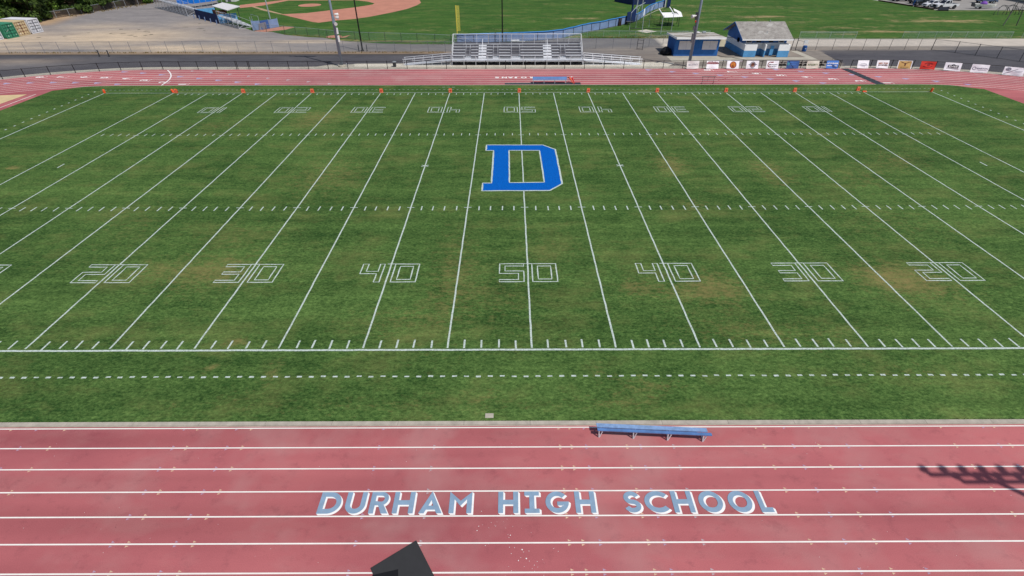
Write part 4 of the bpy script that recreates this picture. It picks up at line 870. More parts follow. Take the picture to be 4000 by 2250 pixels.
for r_ in range(5):
    y, z = 65.55+.63*r_, 1.08+.3*r_
    segs = []; x = XL+.1
    for g0, g1 in GAPS[r_]:
        segs.append((x, g0)); x = g1
    segs.append((x, XR-.1))
    for s0, s1 in segs:
        b = MB(); b.box(s0, s1, y-.13, y+.13, z-.045, z); b.box(s0, s1, y-.135, y-.12, z-.05, z+.006)
        b.build('seat_plank', 'aluminium', t)
    b = MB(); b.box(XL+.05, XR-.05, y+.15, y+.45, z-.14, z-.1); b.build('footboard', 'alu_grey', t)
    b = MB(); b.box(XL+.05, XR-.05, y+.455, y+.475, z-.1, z+.17); b.build('riser_panel', 'alu_grey', t)
for g0, g1 in ((-6.2, -4.9), (4.1, 5.45)):
    b = MB()
    for r_ in range(5): b.box(g0+.02, g1-.02, 65.3+.63*r_, 65.92+.63*r_, .72+.3*r_, .95+.3*r_)
    b.build('aisle_steps', 'alu_bright', t)
    xm = (g0+g1)/2; b = MB(); b.tube([(xm, 65.4, .9), (xm, 65.4, 1.8), (xm, 67.9, 3.0), (xm, 67.9, 2.1)], .028, 6); b.tube([(xm, 66.6, 1.5), (xm, 66.6, 2.4)], .025, 6); b.build('handrail', 'alu_bright', t)
for g0, g1 in ((-8.3, -7.35), (-3.95, -2.95), (-1.1, .5), (6.7, 7.7)):
    b = MB(); b.box(g0+.03, g1-.03, 65.27, 66.95, .70, .74); b.build('open_platform', 'alu_bright', t)
    for x in (g0+.15, g1-.15): b = MB(); b.tube([(x, 65.5, .74), (x, 65.5, 1.55), (x, 67.3, 2.3), (x, 67.3, 1.9)], .022, 6); b.build('handrail', 'aluminium', t)
    b = MB(); b.tube([(g0-.3, 67.35, 1.9), (g0-.3, 67.35, 2.35), (g1+.3, 67.35, 2.35), (g1+.3, 67.35, 1.9)], .022, 6); b.build('guard_rail', 'aluminium', t)
for i in range(12):
    x = posts_x[i]; b = MB(); b.bar((x, 68.55, 0), (x, 68.55, 3.62), .06, .06); b.bar((x, 63.95, .1), (x, 68.5, 2.2), .05, .06); b.bar((x, 66.2, 0), (x, 66.2, 1.2), .06, .06)
    b.build('frame', 'aluminium', t)
for i in range(0, 11):
    x, x2 = posts_x[i], posts_x[i+1]; b = MB(); b.bar((x+.3, 64.9, .12), (x2-.3, 64.9, .6), .04, .04); b.bar((x+.3, 64.94, .6), (x2-.3, 64.94, .12), .04, .04); b.build('cross_brace', 'galvanised', t)
b = MB(); b.box(XL, XR, 65.22, 65.26, .02, .62); b.build('shade_panel', 'jet_black', t)  # black sheet standing in for the dark shade under the walkway
b = MB(); b.tube([(XL, 68.55, 3.62), (XR, 68.55, 3.62)], .04, 8); b.build('back_rail', 'alu_bright', t)
b = MB(); b.tube([(XL, 68.55, 3.0), (XR, 68.55, 3.0)], .022, 8); b.build('back_rail', 'aluminium', t)
b = MB(); b.nonorm = True; b.quad((XL, 68.57, 2.3), (XR, 68.57, 2.3), (XR, 68.57, 3.6), (XL, 68.57, 3.6)); b.build('back_mesh', 'mesh_alu', t)
for x in (XL, XR):
    b = MB(); b.tube([(x, 68.55, 3.62), (x, 65.4, 1.75), (x, 65.4, .7)], .035, 8); b.tube([(x, 68.55, 2.4), (x, 65.4, 1.0)], .03, 8); b.build('side_rail', 'alu_bright', t)
    b = MB(); b.nonorm = True; b.quad((x, 68.55, 2.3), (x, 65.4, .8), (x, 65.4, 1.72), (x, 68.55, 3.58)); b.build('side_mesh', 'mesh_alu', t)
def ramp_(xa, xb, label, mat, w0=63.85, w1=65.2):
    t = thing('access_ramp', label, 'ramp', ((xa+xb)/2, 64.5, 0))
    zf = lambda x: .03+(DZ-.06)*(x-xa)/(xb-xa)
    b = MB(); b.hull8([(xa, w0, 0), (xb, w0, DZ-.14), (xb, w1, DZ-.14), (xa, w1, 0)], [(xa, w0, .035), (xb, w0, DZ-.01), (xb, w1, DZ-.01), (xa, w1, .035)]); b.build('deck', mat, t)
    for y in (w0, w1):
        for hh, rr in ((.85, .035), (.5, .026), (.2, .022)):
            b = MB(); b.tube([(xa-.15*(1 if xb > xa else -1), y, zf(xa)+hh), (xb, y, zf(xb)+hh)], rr, 7); b.build('handrail', mat, t)
        n = int(abs(xb-xa)/1.55)+1
        for i in range(n+1):
            x = xa+(xb-xa)*i/n; b = MB(); b.bar((x, y, 0), (x, y, zf(x)+.87), .05, .05); b.build('rail_post', mat, t)
    b = MB(); b.bar((xa, w0-.03, .05), (xb, w0-.03, .05), .05, .07); b.build('base_rail', mat, t)
ramp_(-17.8, XL-.12, 'aluminium access ramp rising from the left to the wide bleacher', 'aluminium')
ramp_(19.4, XR+.12, 'bright aluminium access ramp rising from the right to the wide bleacher', 'alu_bright')
t = thing('trash_can', 'dark trash can with rounded lid at the foot of the left bleacher ramp', 'trash can', (-19.1, 63.05, 0))
b = MB(); b.lathe([(.24, 0), (.29, .66), (.3, .68)], (-19.1, 63.05, 0), 14); b.build('bin', 'dark_metal', t)
b = MB(); b.lathe([(.31, .68), (.31, .72), (.2, .8), (.05, .83)], (-19.1, 63.05, 0), 14); b.build('lid', 'galvanised', t)
b = MB(); b.hull8([(1.1, 76.9, 0), (2.9, 76.9, 0), (2.9, 77.2, 0), (1.1, 77.2, 0)], [(1.1, 76.9, 1.25), (2.9, 76.9, 1.25), (2.9, 77.2, 1.25), (1.1, 77.2, 1.25)])

# baseball bleachers
def small_bleacher(label, ox, oy, ang, L, rows, H, z0=.35):
    t = thing('bleacher', label, 'bleacher', (ox, oy, 0), None, ang)     # local: x along seats, +y toward the field (down)
    dep = .62
    for r_ in range(rows):
        y = r_*dep+.2; z = H-(r_)*(H-z0)/(rows-1)
        b = MB(); b.box(0, L, y-.13, y+.13, z-.04, z); b.build('seat_plank', 'aluminium', t, True)
        b = MB(); b.box(0, L, y+.18, y+.42, z-.36, z-.32); b.build('footboard', 'aluminium', t, True)
    n = max(2, int(L/1.9)); D = rows*dep
    for i in range(n+1):
        x = .15+(L-.3)*i/n; b = MB()
        b.bar((x, 0, 0), (x, 0, H-.06), .06, .06); b.bar((x, 0, .04), (x, D, .04), .06, .06); b.bar((x, .05, H-.1), (x, D-.2, z0-.1), .05, .07)
        b.bar((x, 0, .1), (x, D*.55, (H+z0)/2-.2), .05, .05); b.bar((x, D*.55, 0), (x, D*.55, (H+z0)/2-.1), .05, .05)
        b.build('frame', 'aluminium', t, True)
    b = MB()
    for i in range(n):
        x, x2 = .15+(L-.3)*i/n, .15+(L-.3)*(i+1)/n; b.bar((x, -.03, .1), (x2, -.03, H-.2), .04, .04)
    b.bar((0, -.04, .05), (L, -.04, .05), .05, .05); b.build('cross_brace', 'galvanised', t, True)
    b = MB()
    for z in (H+.35, H+.75): b.tube([(0, 0, z), (L, 0, z)], .025, 6)
    for i in range(n+1): x = (L)*i/n; b.tube([(x, 0, H-.1), (x, 0, H+.75)], .025, 6)
    b.tube([(L, 0, H+.75), (L, D-.4, z0+.85), (L, D-.4, z0)], .025, 6); b.tube([(0, 0, H+.75), (0, D-.4, z0+.85), (0, D-.4, z0)], .025, 6)
    b.build('guard_rail', 'aluminium', t, True)
    return t
a1 = math.atan2(-.66, .75)
small_bleacher('aluminium bleacher beside the white roofed dugout', -64.3, 101.5, a1, 9.3, 5, 1.75)
a2 = math.atan2(-.66, .75)
small_bleacher('large aluminium bleacher at the top left behind the backstop', -91.5, 125.0, a2, 20, 8, 2.3)

# ================================================================== CONCESSION STAND
t = thing('concession_stand', 'low blue concession stand with flat roof, white fascia and two shuttered windows', 'building', (29.75, 70.1, 0))
b = MB(); b.box(26.1, 33.4, 70.1, 74.6, 0, 2.55); b.build('wall', 'wall_blue' if 0 else 'wall_navy', t)
b = MB(); b.hull8([(25.95, 69.1, 2.72), (33.9, 69.1, 2.72), (33.9, 75.2, 2.42), (25.95, 75.2, 2.42)], [(25.95, 69.1, 2.98), (33.9, 69.1, 2.98), (33.9, 75.2, 2.68), (25.95, 75.2, 2.68)]); rf = b.build('roof', 'flat_roof', t)
b = MB(); b.box(25.9, 33.95, 69.05, 69.097, 2.7, 2.99); b.hull8([(25.9, 69.1, 2.7), (25.947, 69.1, 2.7), (25.947, 75.25, 2.4), (25.9, 75.25, 2.4)], [(25.9, 69.1, 2.99), (25.947, 69.1, 2.99), (25.947, 75.25, 2.69), (25.9, 75.25, 2.69)]); b.build('fascia', 'wall_white', rf)
b = MB(); b.lathe([(.3, 0), (.34, .1), (.2, .22)], (30.9, 74.3, 2.72), 12); b.build('vent', 'off_white', rf)
b = MB(); b.box(31.7, 32.2, 74.1, 74.5, 2.71, 3.0); b.build('vent', 'galvanised', rf)
for x0 in (26.75, 30.65):
    b = MB(); b.box(x0, x0+1.19, 70.05, 70.095, .97, 2.28); b.box(x0+1.22, x0+2.41, 70.05, 70.095, .97, 2.28); b.build('shutter', 'shutter', t)
b = MB(); b.box(33.45, 34.45, 70.5, 70.56, 1.35, 2.4); b.build('side_panel', 'cream', t)
b = MB()
for i in range(7): b.box(26.06, 26.096, 70.5+i*.6, 70.54+i*.6, .05, 2.4)
b.build('side_battens', 'wall_navy', t)
b = MB(); b.lathe([(.75, 0), (.95, .25), (.9, .6), (.62, .92), (.3, 1.08), (.05, 1.1)], (25.15, 71.5, 0), 14)
for i, v in enumerate(b.v): b.v[i] = (v[0]+random.uniform(-.09, .09), 71.5+(v[1]-71.5)*1.15+random.uniform(-.1, .1), max(0, v[2]+random.uniform(-.08, .08)) if v[2] > .01 else 0)
tag(b.build('covered_heap', 'jet_black', None), 'lumpy heap under a black tarp against the left wall of the concession stand', 'covered heap')

# ================================================================== RESTROOM
t = thing('restroom_building', 'blue and white restroom block with grey shingle gable roof and privacy walls', 'building', (41, 70.6, 0))
def banded(x0, x1, y0, y1, name, top=1.86):
    for z0, z1, m in ((0, .97, 'wall_blue'), (.97, top, 'wall_white')):
        b = MB(); b.box(x0, x1, y0, y1, z0, z1); b.build(name, m, t)
banded(37.4, 44.75, 70.75, 77.7, 'wall')
b = MB(); b.box(37.4, 44.75, 70.75, 77.7, 1.86, 2.55); b.add([(37.4, 70.75, 2.55), (37.4, 77.7, 2.55), (37.4, 74.2, 4.22), (44.75, 70.75, 2.55), (44.75, 77.7, 2.55), (44.75, 74.2, 4.22)], [(0, 1, 2), (5, 4, 3)]); b.build('wall', 'wall_navy', t)
banded(37.38, 37.55, 69.2, 70.745, 'privacy_wall'); banded(37.56, 39.4, 69.2, 69.4, 'privacy_wall')
banded(40.75, 40.95, 69.25, 70.745, 'privacy_wall')
banded(42.95, 44.6, 69.12, 69.32, 'privacy_wall'); banded(44.61, 44.78, 69.12, 70.745, 'privacy_wall')
X0, X1 = 36.78, 45.15; YF, YR_, YB, ZE, ZR_ = 69.5, 74.15, 78.4, 2.52, 4.42
b = MB(); b.hull8([(X0, YF, ZE-.03), (X1, YF, ZE-.03), (X1, YR_, ZR_-.03), (X0, YR_, ZR_-.03)], [(X0, YF, ZE+.09), (X1, YF, ZE+.09), (X1, YR_, ZR_+.09), (X0, YR_, ZR_+.09)]); rf = b.build('roof', 'shingle', t)
b = MB(); b.hull8([(X0, YR_, ZR_-.03), (X1, YR_, ZR_-.03), (X1, YB, ZE-.03), (X0, YB, ZE-.03)], [(X0, YR_, ZR_+.09), (X1, YR_, ZR_+.09), (X1, YB, ZE+.09), (X0, YB, ZE+.09)]); b.build('roof', 'shingle', t)
b = MB(); b.box(X0, X1, YF-.04, YF-.003, ZE-.09, ZE+.1); b.build('fascia', 'wall_white', rf)
b = MB(); b.bar((X0-.03, YF, ZE), (X0-.03, YR_, ZR_), .04, .16); b.bar((X0-.03, YB, ZE), (X0-.03, YR_, ZR_), .04, .16); b.build('fascia', 'wall_navy', rf)
sl = (ZR_-ZE)/(YR_-YF)
for x0, x1, v0, v1 in ((42.0, 42.8, .8, .84), (41.7, 42.6, .72, .755), (39.9, 40.7, .39, .42), (39.7, 40.3, .33, .355), (40.7, 41.4, .31, .335), (42.2, 43.0, .88, .905)):
    ya, yb = YF+(YR_-YF)*v0, YF+(YR_-YF)*v1
    b = MB(); b.hull8([(x0, ya, ZE+.093+sl*(ya-YF)), (x1, ya, ZE+.093+sl*(ya-YF)), (x1, yb, ZE+.093+sl*(yb-YF)), (x0, yb, ZE+.093+sl*(yb-YF))], [(x0, ya, ZE+.115+sl*(ya-YF)), (x1, ya, ZE+.115+sl*(ya-YF)), (x1, yb, ZE+.115+sl*(yb-YF)), (x0, yb, ZE+.115+sl*(yb-YF))]); b.build('roof_patch', 'roof_worn', rf)
for x, v in ((41.2, .33), (40.2, .97), (42.6, .97)):
    y = YF+(YR_-YF)*v; z = ZE+sl*(y-YF); b = MB(); b.tube([(x, y, z), (x, y, z+.4)], .05, 8); b.build('vent_pipe', 'galvanised', rf)
for x0, x1 in ((38.05, 38.85), (43.45, 44.2)):
    b = MB(); b.box(x0-.07, x1+.07, 70.69, 70.745, 1.88, 2.4); w_ = b.build('window', 'wall_white', t)
    b = MB(); b.box(x0, x1, 70.67, 70.688, 1.94, 2.33); b.build('pane', 'glass_dark', w_)
    b = MB()
    for i in range(1, 4): b.box(x0+(x1-x0)*i/4-.012, x0+(x1-x0)*i/4+.012, 70.655, 70.668, 1.94, 2.33)
    for i in range(1, 3): b.box(x0, x1, 70.642, 70.654, 1.94+.13*i-.01, 1.94+.13*i+.01)
    b.build('grille', 'alu_grey', w_)
for x0, x1 in ((39.65, 40.45), (41.75, 42.45)): b = MB(); b.box(x0, x1, 70.7, 70.745, 1.95, 2.36); b.build('vent', 'jet_black', t)
b = MB(); b.box(42.02, 42.6, 70.05, 70.1, .03, 1.55); b.box(37.3, 37.38, 72.1, 72.9, 1.7, 2.3); b.build('panel', 'wall_blue', t)
b = MB(); b.box(37.3, 37.38, 72.1, 72.9, 1.72, 2.32); b.build('side_window', 'glass_dark', t)
b = MB(); b.box(45.2, 45.9, 71.6, 71.66, 1.5, 2.3); 
# side gate next to restroom left wall
t = thing('side_gate', 'dark framed chain link gate against the shaded left wall of the restroom', 'gate', (36.6, 75.4, 0))
b = MB(); b.tube([(36.1, 74.6, 0), (36.1, 74.6, 2.0), (37.3, 74.6, 2.0)], .04); b.tube([(36.1, 74.6, 1.0), (37.3, 74.6, 1.0)], .03); b.build('frame', 'dark_metal', t)
b = MB(); b.nonorm = True; b.quad((36.1, 74.6, .1), (37.3, 74.6, .1), (37.3, 74.6, 1.98), (36.1, 74.6, 1.98)); b.build('wire_mesh', 'mesh_black', t)
t = thing('recycling_barrel', 'blue plastic recycling barrel with white symbol beside the gate', 'barrel', (49.55, 73.45, 0))
b = MB(); b.lathe([(.3, 0), (.34, .1), (.34, .35), (.36, .38), (.34, .41), (.34, .8), (.3, .9)], (49.55, 73.45, 0), 16); b.build('barrel', 'blue_can', t)
b = MB(); b.add([(49.46, 73.08, .45), (49.64, 73.08, .45), (49.55, 73.08, .62)], [(0, 1, 2)]); b.nonorm = True; b.build('symbol', 'white', t)
for x, y in ((45.9, 73.8), (49.9, 74.32)):
    b = MB(); b.box(x-.35, x+.35, y-.02, y+.02, 1.05, 1.62); tag(b.build('sign_board', 'white', None), 'small white sign on the chain link gate, %s' % ('touching the restroom roof corner' if x < 47 else 'above the blue barrel'), 'sign')
t = thing('double_gate', 'wide chain link double gate with dark hinges on the pale path right of the barrel', 'gate', (48.6, 74.3, 0))
for x in (48.43, 47.7): b = MB(); b.tube([(x, 74.28, 0), (x, 74.28, 1.95)], .05); b.build('post', 'dark_metal', t)
b = MB(); b.tube([(48.43, 74.2, .1), (49.0, 73.2, .1), (49.0, 73.2, 1.6), (48.43, 74.2, 1.6)], .03); b.build('frame', 'dark_metal', t)

# ================================================================== LIGHT POLES
def light_pole(x, y, H, label, boxes, mat='pole_grey', arms=True, base=True, r0=.24):
    t = thing('light_pole', label, 'light pole', (x, y, 0), 'stadium light poles round the field')
    b = MB(); b.tube([(x, y, 0), (x, y, H)], r0, 14, .11); b.build('pole', mat, t, smooth=True)
    if base: b = MB(); b.lathe([(.55, 0), (.55, .16), (.5, .2), (.3, .2), (.28, .26)], (x, y, 0), 18); b.build('footing', 'concrete', t)
    if arms:
        for z, n, sp in ((H-.1, 6, .82), (H-.9, 4, .86)):
            b = MB(); wd = sp*(n-1)/2; b.bar((x-wd-.15, y, z), (x+wd+.15, y, z), .15, .15); a = b.build('crossarm', mat, t)
            for i in range(n):
                xx = x-wd+sp*i; d = 1 if y < 20 else -1
                b = MB(); b.tube([(xx, y, z+.02), (xx, y, z+.32)], .09, 6); b.tube([(xx, y-.04*d, z+.58), (xx, y+.2*d, z+.3)], .11, 12, .17); b.build('floodlight', 'galvanised', a)
    for nm, z0, z1, dx, dy, w1, w2, m in boxes:
        b = MB(); b.box(x+dx-w1/2, x+dx+w1/2, y+dy-w2/2, y+dy+w2/2, z0, z1); b.build(nm, m, t)
    return t
t = light_pole(-27.35, 63.25, 17, 'tall grey stadium light pole with white boxes and horns, left of the wide bleacher',
    [('equipment_box', 3.5, 4.35, .33, -.12, .2, .25, 'white'), ('equipment_box', 4.6, 5.4, .33, -.12, .2, .25, 'white'), ('conduit_box', 6.0, 6.9, .12, -.22, .35, .2, 'pole_grey')])
def horn(t, x, y, z, dx, dy, mat='off_white'):
    b = MB(); b.tube([(x, y, z), (x+dx*.4, y+dy*.4, z-.03), (x+dx, y+dy, z-.1)], .06, 12, .24, True); b.build('loudspeaker', mat, t)
horn(t, -27.1, 63.1, 6.1, .25, -.55); horn(t, -27.0, 63.2, 6.8, .5, .1); horn(t, -27.05, 63.2, 7.2, .45, .35)
b = MB(); b.tube([(-26.55, 63.2, 0), (-26.55, 63.2, .35), (-26.62, 63.25, .45)], .03); b.build('hook', 'galvanised', t)
t = light_pole(26.65, 63.0, 17, 'tall grey stadium light pole rising in front of the concession stand', [('conduit_box', 3.4, 4.6, -.3, -.05, .26, .3, 'alu_grey'), ('equipment_box', 5.0, 5.6, -.34, 0, .22, .25, 'alu_grey'), ('equipment_box', 6.45, 7.4, -.32, 0, .3, .3, 'dark_metal')])
horn(t, 26.3, 62.9, 7.0, -.75, -.25)
b = MB(); b.lathe([(.06, 0), (.1, .05), (.1, .2), (.05, .25)], (26.3, 62.85, 6.1), 10); b.build('lamp', 'red', t)
b = MB(); b.tube([(26.36, 62.9, 6.1), (26.34, 62.9, 4.7)], .03); b.build('cable', 'jet_black', t)
light_pole(26.95, -14.65, 17, 'near right stadium light pole just outside the frame that casts a shadow on the lanes', [])
for x, y, lb in ((-26.8, 74.35, 'slender black lamp post behind the road fence, left of the wide bleacher'), (-2.55, 80.5, 'slender black lamp post behind the back rail of the wide bleacher')):
    t = thing('lamp_post', lb, 'lamp post', (x, y, 0), 'black lamp posts along the road')
    b = MB(); b.tube([(x, y, 0), (x, y, 8.6)], .13, 10, .1); b.build('pole', 'black_metal', t)
    b = MB(); b.lathe([(.26, 0), (.28, .08), (.2, .2), (.14, .24)], (x, y, 0), 14); b.build('base', 'black_metal', t)
    b = MB(); b.bar((x, y, 8.62), (x-.7, y+.1, 8.62), .3, .12); b.build('lamp_head', 'black_metal', t)
for x, y in ((-27.35, 74.0), (-25.95, 74.1)):
    b = MB(); b.lathe([(.07, 0), (.07, 1.0), (.05, 1.06)], (x, y, 0), 8); tag(b.build('bollard', 'dark_metal', None), 'dark steel post guarding the black lamp post, on its %s side' % ('left' if x < -26.8 else 'right'), 'bollard', 'posts guarding the lamp post')
t = thing('foul_pole', 'yellow foul pole with mesh wing behind the left end of the wide bleacher', 'foul pole', (-11.05, 82.7, 0))
b = MB(); b.tube([(-11.0, 82.8, 0), (-11.0, 82.8, 5.85)], .07, 10); b.build('pole', 'yellow', t)
b = MB(); b.nonorm = True; b.quad((-10.93, 82.8, 1.7), (-10.4, 82.8, 1.7), (-10.4, 82.8, 5.8), (-10.93, 82.8, 5.8)); b.build('mesh_wing', 'mesh_yellow', t)
b = MB(); b.tube([(-10.95, 82.8, 1.7), (-10.4, 82.8, 1.7), (-10.4, 82.8, 5.8), (-10.95, 82.8, 5.8)], .025, 6); b.tube([(-10.95, 82.8, 3.7), (-10.4, 82.8, 3.7)], .025, 6); b.build('wing_frame', 'yellow', t)
t = thing('light_mast', 'thin pale mast standing by the blue windscreen of the baseball field', 'mast', (-56.0, 108.4, 0))
b = MB(); b.tube([(-56.0, 108.4, 0), (-56.0, 108.4, 14)], .14, 10, .09); b.build('pole', 'galvanised', t)
b = MB(); b.bar((-57, 108.4, 13.9), (-55, 108.4, 13.9), .1, .1); b.build('crossarm', 'galvanised', t)
# picnic table behind bleacher
t = thing('picnic_table', 'white topped picnic table behind the back rail of the wide bleacher', 'picnic table', (-.2, 79.2, 0))
b = MB(); b.box(-1.0, .5, 79.0, 79.7, .72, .77); b.build('table_top', 'white', t)
for y in (78.6, 80.1): b = MB(); b.box(-1.0, 1.6, y-.12, y+.12, .42, .46); b.build('seat', 'off_white', t)
for x in (-.8, .35): b = MB(); b.bar((x, 78.6, 0), (x, 79.3, .72), .05, .05); b.bar((x, 80.1, 0), (x, 79.4, .72), .05, .05); b.bar((x, 78.6, .4), (x, 80.1, .4), .05, .05); b.build('leg', 'galvanised', t)

# ================================================================== CONTAINERS
def container(x, y, ang, L, mat, label, back=None):
    t = thing('shipping_container', label, 'container', (x, y, 0), 'shipping containers at the edge of the gravel lot', ang)   # local: doors face +x, width along y
    Wd, H = 2.38, 2.5
    b = MB(); b.box(-L, -.06, 0.08, Wd-.08, .14, H-.04)
    n = int(L/.28)
    for i in range(n):
        xx = -L+.15+i*.28; b.box(xx, xx+.14, .05, .078, .2, H-.15); b.box(xx, xx+.14, Wd-.078, Wd-.05, .2, H-.15)
    b.box(-L, 0, .03, Wd-.03, H-.038, H); b.build('body', mat, t, True)
    b = MB()
    for yy in (.02, Wd-.14): b.box(-.1, .02, yy, yy+.12, .02, H)
    b.box(-.1, .02, .142, Wd-.142, H-.15, H-.002); b.box(-.1, .02, .142, Wd-.142, .02, .16); b.build('door_frame', mat, t, True)
    for y0, y1 in ((.15, Wd/2-.01), (Wd/2+.01, Wd-.15)):
        b = MB(); b.cur = 1; b.box(-.055, -.03, y0, y1, .17, H-.16); b.cur = 0
        for k in range(4): b.box(-.029, -.005, y0+.1, y0+.48, .25+k*.53, .25+k*.53+.38); b.box(-.029, -.005, y0+.56, y1-.1, .25+k*.53, .25+k*.53+.38)
        d = b.build('door', [mat, {'white_steel': 'alu_grey', 'tan_steel': 'brown_wall', 'green_steel': 'green_deep'}[mat]], t, True)
        for yy in (y0+.32, y1-.32): b = MB(); b.tube([(.02, yy, .15), (.02, yy, H-.12)], .022, 6); b.bar((.03, yy, .95), (.03, yy+.3, .98), .04, .06); b.build('lock_rod', 'galvanised' if mat == 'white_steel' else mat, d, True)
    b = MB(); r = random.Random(int(y*7))
    for k in range(5): yy = r.uniform(.3, 1.9); zz = r.choice((.45, 1.15, 1.35, 2.0)); b.box(.0, .008, yy, yy+r.uniform(.12, .3), zz, zz+.06)
    b.box(0, .008, .4, .52, .3, .5); b.build('marking_plate', 'white' if mat != 'white_steel' else 'grey_ink', t, True)
ca_ = R(-12)
container(-96.35, 90.42, ca_*.9, 6.1, 'white_steel', 'white shipping container with closed doors, rightmost of the row')
container(-96.85, 87.78, ca_*.8, 12, 'tan_steel', 'tan shipping container between the green one and the white one')
container(-97.2, 85.35, ca_*.8, 12, 'green_steel', 'green shipping container with closed doors beside the tan one')
container(-98.1, 82.8, ca_*.8, 12, 'white_steel', 'pale container cut by the left edge of the frame')

# ================================================================== BASEBALL STRUCTURES
def wallquad(b, p, q, h, th=.12, z0=0.):
    dx, dy = q[0]-p[0], q[1]-p[1]; l = math.hypot(dx, dy); nx, ny = -dy/l*th/2, dx/l*th/2
    b.hull8([(p[0]-nx, p[1]-ny, z0), (q[0]-nx, q[1]-ny, z0), (q[0]+nx, q[1]+ny, z0), (p[0]+nx, p[1]+ny, z0)], [(p[0]-nx, p[1]-ny, h), (q[0]-nx, q[1]-ny, h), (q[0]+nx, q[1]+ny, h), (p[0]+nx, p[1]+ny, h)])
t = thing('dugout', 'blue walled baseball dugout with white roof between the two aluminium bleachers', 'dugout', (-65, 103, 0))
b = MB(); wallquad(b, (-73.3, 109.6), (-64.6, 101.95), 1.78); b.build('back_wall', 'screen_navy', t)
b = MB(); wallquad(b, (-64.5, 102.02), (-61.6, 104.6), 1.7); b.build('end_wall', 'wall_blue', t)
b = MB(); wallquad(b, (-73.2, 109.8), (-70.2, 112.6), 1.7); b.build('end_wall', 'wall_blue', t)
b = MB(); wallquad(b, (-66.6, 104.6), (-65.4, 103.5), 2.4); wallquad(b, (-65.2, 103.7), (-63.8, 105.2), 2.3); b.build('inner_wall', 'brown_wall', t)
z = 2.75; C4 = [(-67.0, 105.6), (-60.9, 100.4), (-60.6, 105.2), (-66.8, 110.4)]
b = MB(); b.hull8([(-67.4, 106.4, z), (-61.3, 100.6, z-.1), (-60.6, 105.3, z+.05), (-66.9, 110.7, z+.12)], [(-67.4, 106.4, z+.12), (-61.3, 100.6, z+.02), (-60.6, 105.3, z+.17), (-66.9, 110.7, z+.24)]); b.build('roof', 'off_white', t)
for x, y in ((-66.8, 106.4), (-61.6, 101.7), (-61.2, 105.), (-66.6, 109.9)): b = MB(); b.bar((x, y, 0), (x, y, z), .1, .1); b.build('post', 'dark_metal', t)
for i in range(5):
    k = i/4; x, y = -73.6+k*8.9, 109.0-k*7.9; b = MB(); b.bar((x, y, 0), (x+.05, y+.05, .85), .13, .13); tag(b.build('bollard', 'screen_blue', None), 'light blue posts in front of the dark dugout wall', 'bollard', 'light blue posts by the dugout wall')
t = thing('windscreen_enclosure', 'small pen of sagging blue windscreen panels at the end of the baseball bleacher', 'windscreen', (-52, 95, 0))
for i, (p, q) in enumerate((((-53.7, 93.6), (-52.4, 94.4)), ((-52.35, 94.45), (-51.2, 96.0)), ((-51.15, 96.05), (-50.0, 97.7)), ((-54.9, 96.9), (-53.8, 93.8)))):
    b = MB(); wallquad(b, p, q, 1.72-.05*i, .04, .03); b.build('windscreen', 'screen_blue' if i != 1 else 'banner_blue', t)
b = MB(); b.add([(-52.75, 94.05, .1), (-51.6, 95.3, .1), (-51.5, 95.25, 1.35), (-52.5, 94.1, 1.2)], [(0, 1, 2, 3)]); b.build('loose_panel', 'grey_ink', t)
for x, y in ((-53.72, 93.55), (-52.4, 94.4), (-51.2, 96.0), (-50.0, 97.75), (-54.9, 96.95)): b = MB(); b.tube([(x, y, 0), (x, y, 2.5 if x < -51.5 else 1.8)], .04); b.build('post', 'galvanised', t)
b = MB(); b.tube([(-54.9, 96.95, 2.5), (-52.4, 94.4, 2.5)], .03); b.build('top_rail', 'galvanised', t)
t = thing('backstop', 'bright blue backstop padding with pale posts behind the dugout', 'backstop', (-78, 130, 0))
bp = [(-85.5, 124.6), (-81.6, 125.4), (-79.2, 129.6), (-77.9, 134.8)]
for i in range(3): b = MB(); wallquad(b, bp[i], bp[i+1], 4.4, .08, .95); b.build('padding', 'tarp_blue', t)
for i in range(10):
    k = i/9*3; j = min(2, int(k)); p = lerp(bp[j], bp[j+1], k-j); b = MB(); b.tube([(p[0]+.05, p[1]-.12, 0), (p[0]+.05, p[1]-.12, 5.2)], .05); b.build('post', 'galvanised', t)
t = thing('white_shed', 'small white shed at the top edge beyond the backstop', 'shed', (-77.8, 137.6, 0))
b = MB(); b.box(-79.0, -76.4, 136.6, 139, 0, 2.3); b.build('wall', 'off_white', t)
b = MB(); b.box(-79.2, -76.2, 136.4, 139.2, 2.302, 2.42); b.build('roof', 'white', t)
b = MB(); b.box(-78.4, -77.5, 136.55, 136.597, .02, 1.9); b.build('door', 'alu_grey', t)

# ================================================================== DISCUS CAGE, CANOPY AND THINGS BY THE BLUE FENCE
t = thing('discus_cage', 'discus cage of tall bent pale posts with dark hanging net on the park grass', 'cage', (26, 94, 0))
for i, (bx, by, tops) in enumerate((((23.26), 93.45, [(23.3, 93.7, 3.1), (24.6, 95.6, 3.9), (26.4, 97.8, 4.2)]), (25.11, 96.14, [(25.2, 96.3, 3.2), (25.9, 97.8, 3.9), (27.2, 99.6, 4.2)]), (25.22, 90.42, [(25.2, 90.9, 3.0)]), (28.06, 97.05, [(28.1, 97.2, 3.1), (28.9, 99., 3.7), (30.0, 101., 3.9)]), (28.75, 89.6, [(28.8, 89.9, 3.1)]), (31.46, 92.07, [(31.5, 92.3, 3.1)]), (26.4, 103.9, [(26.5, 104.1, 3.2)]))):
    b = MB(); b.tube([(bx, by, 0)]+list(tops), .055, 8); b.build('post', 'galvanised', t)
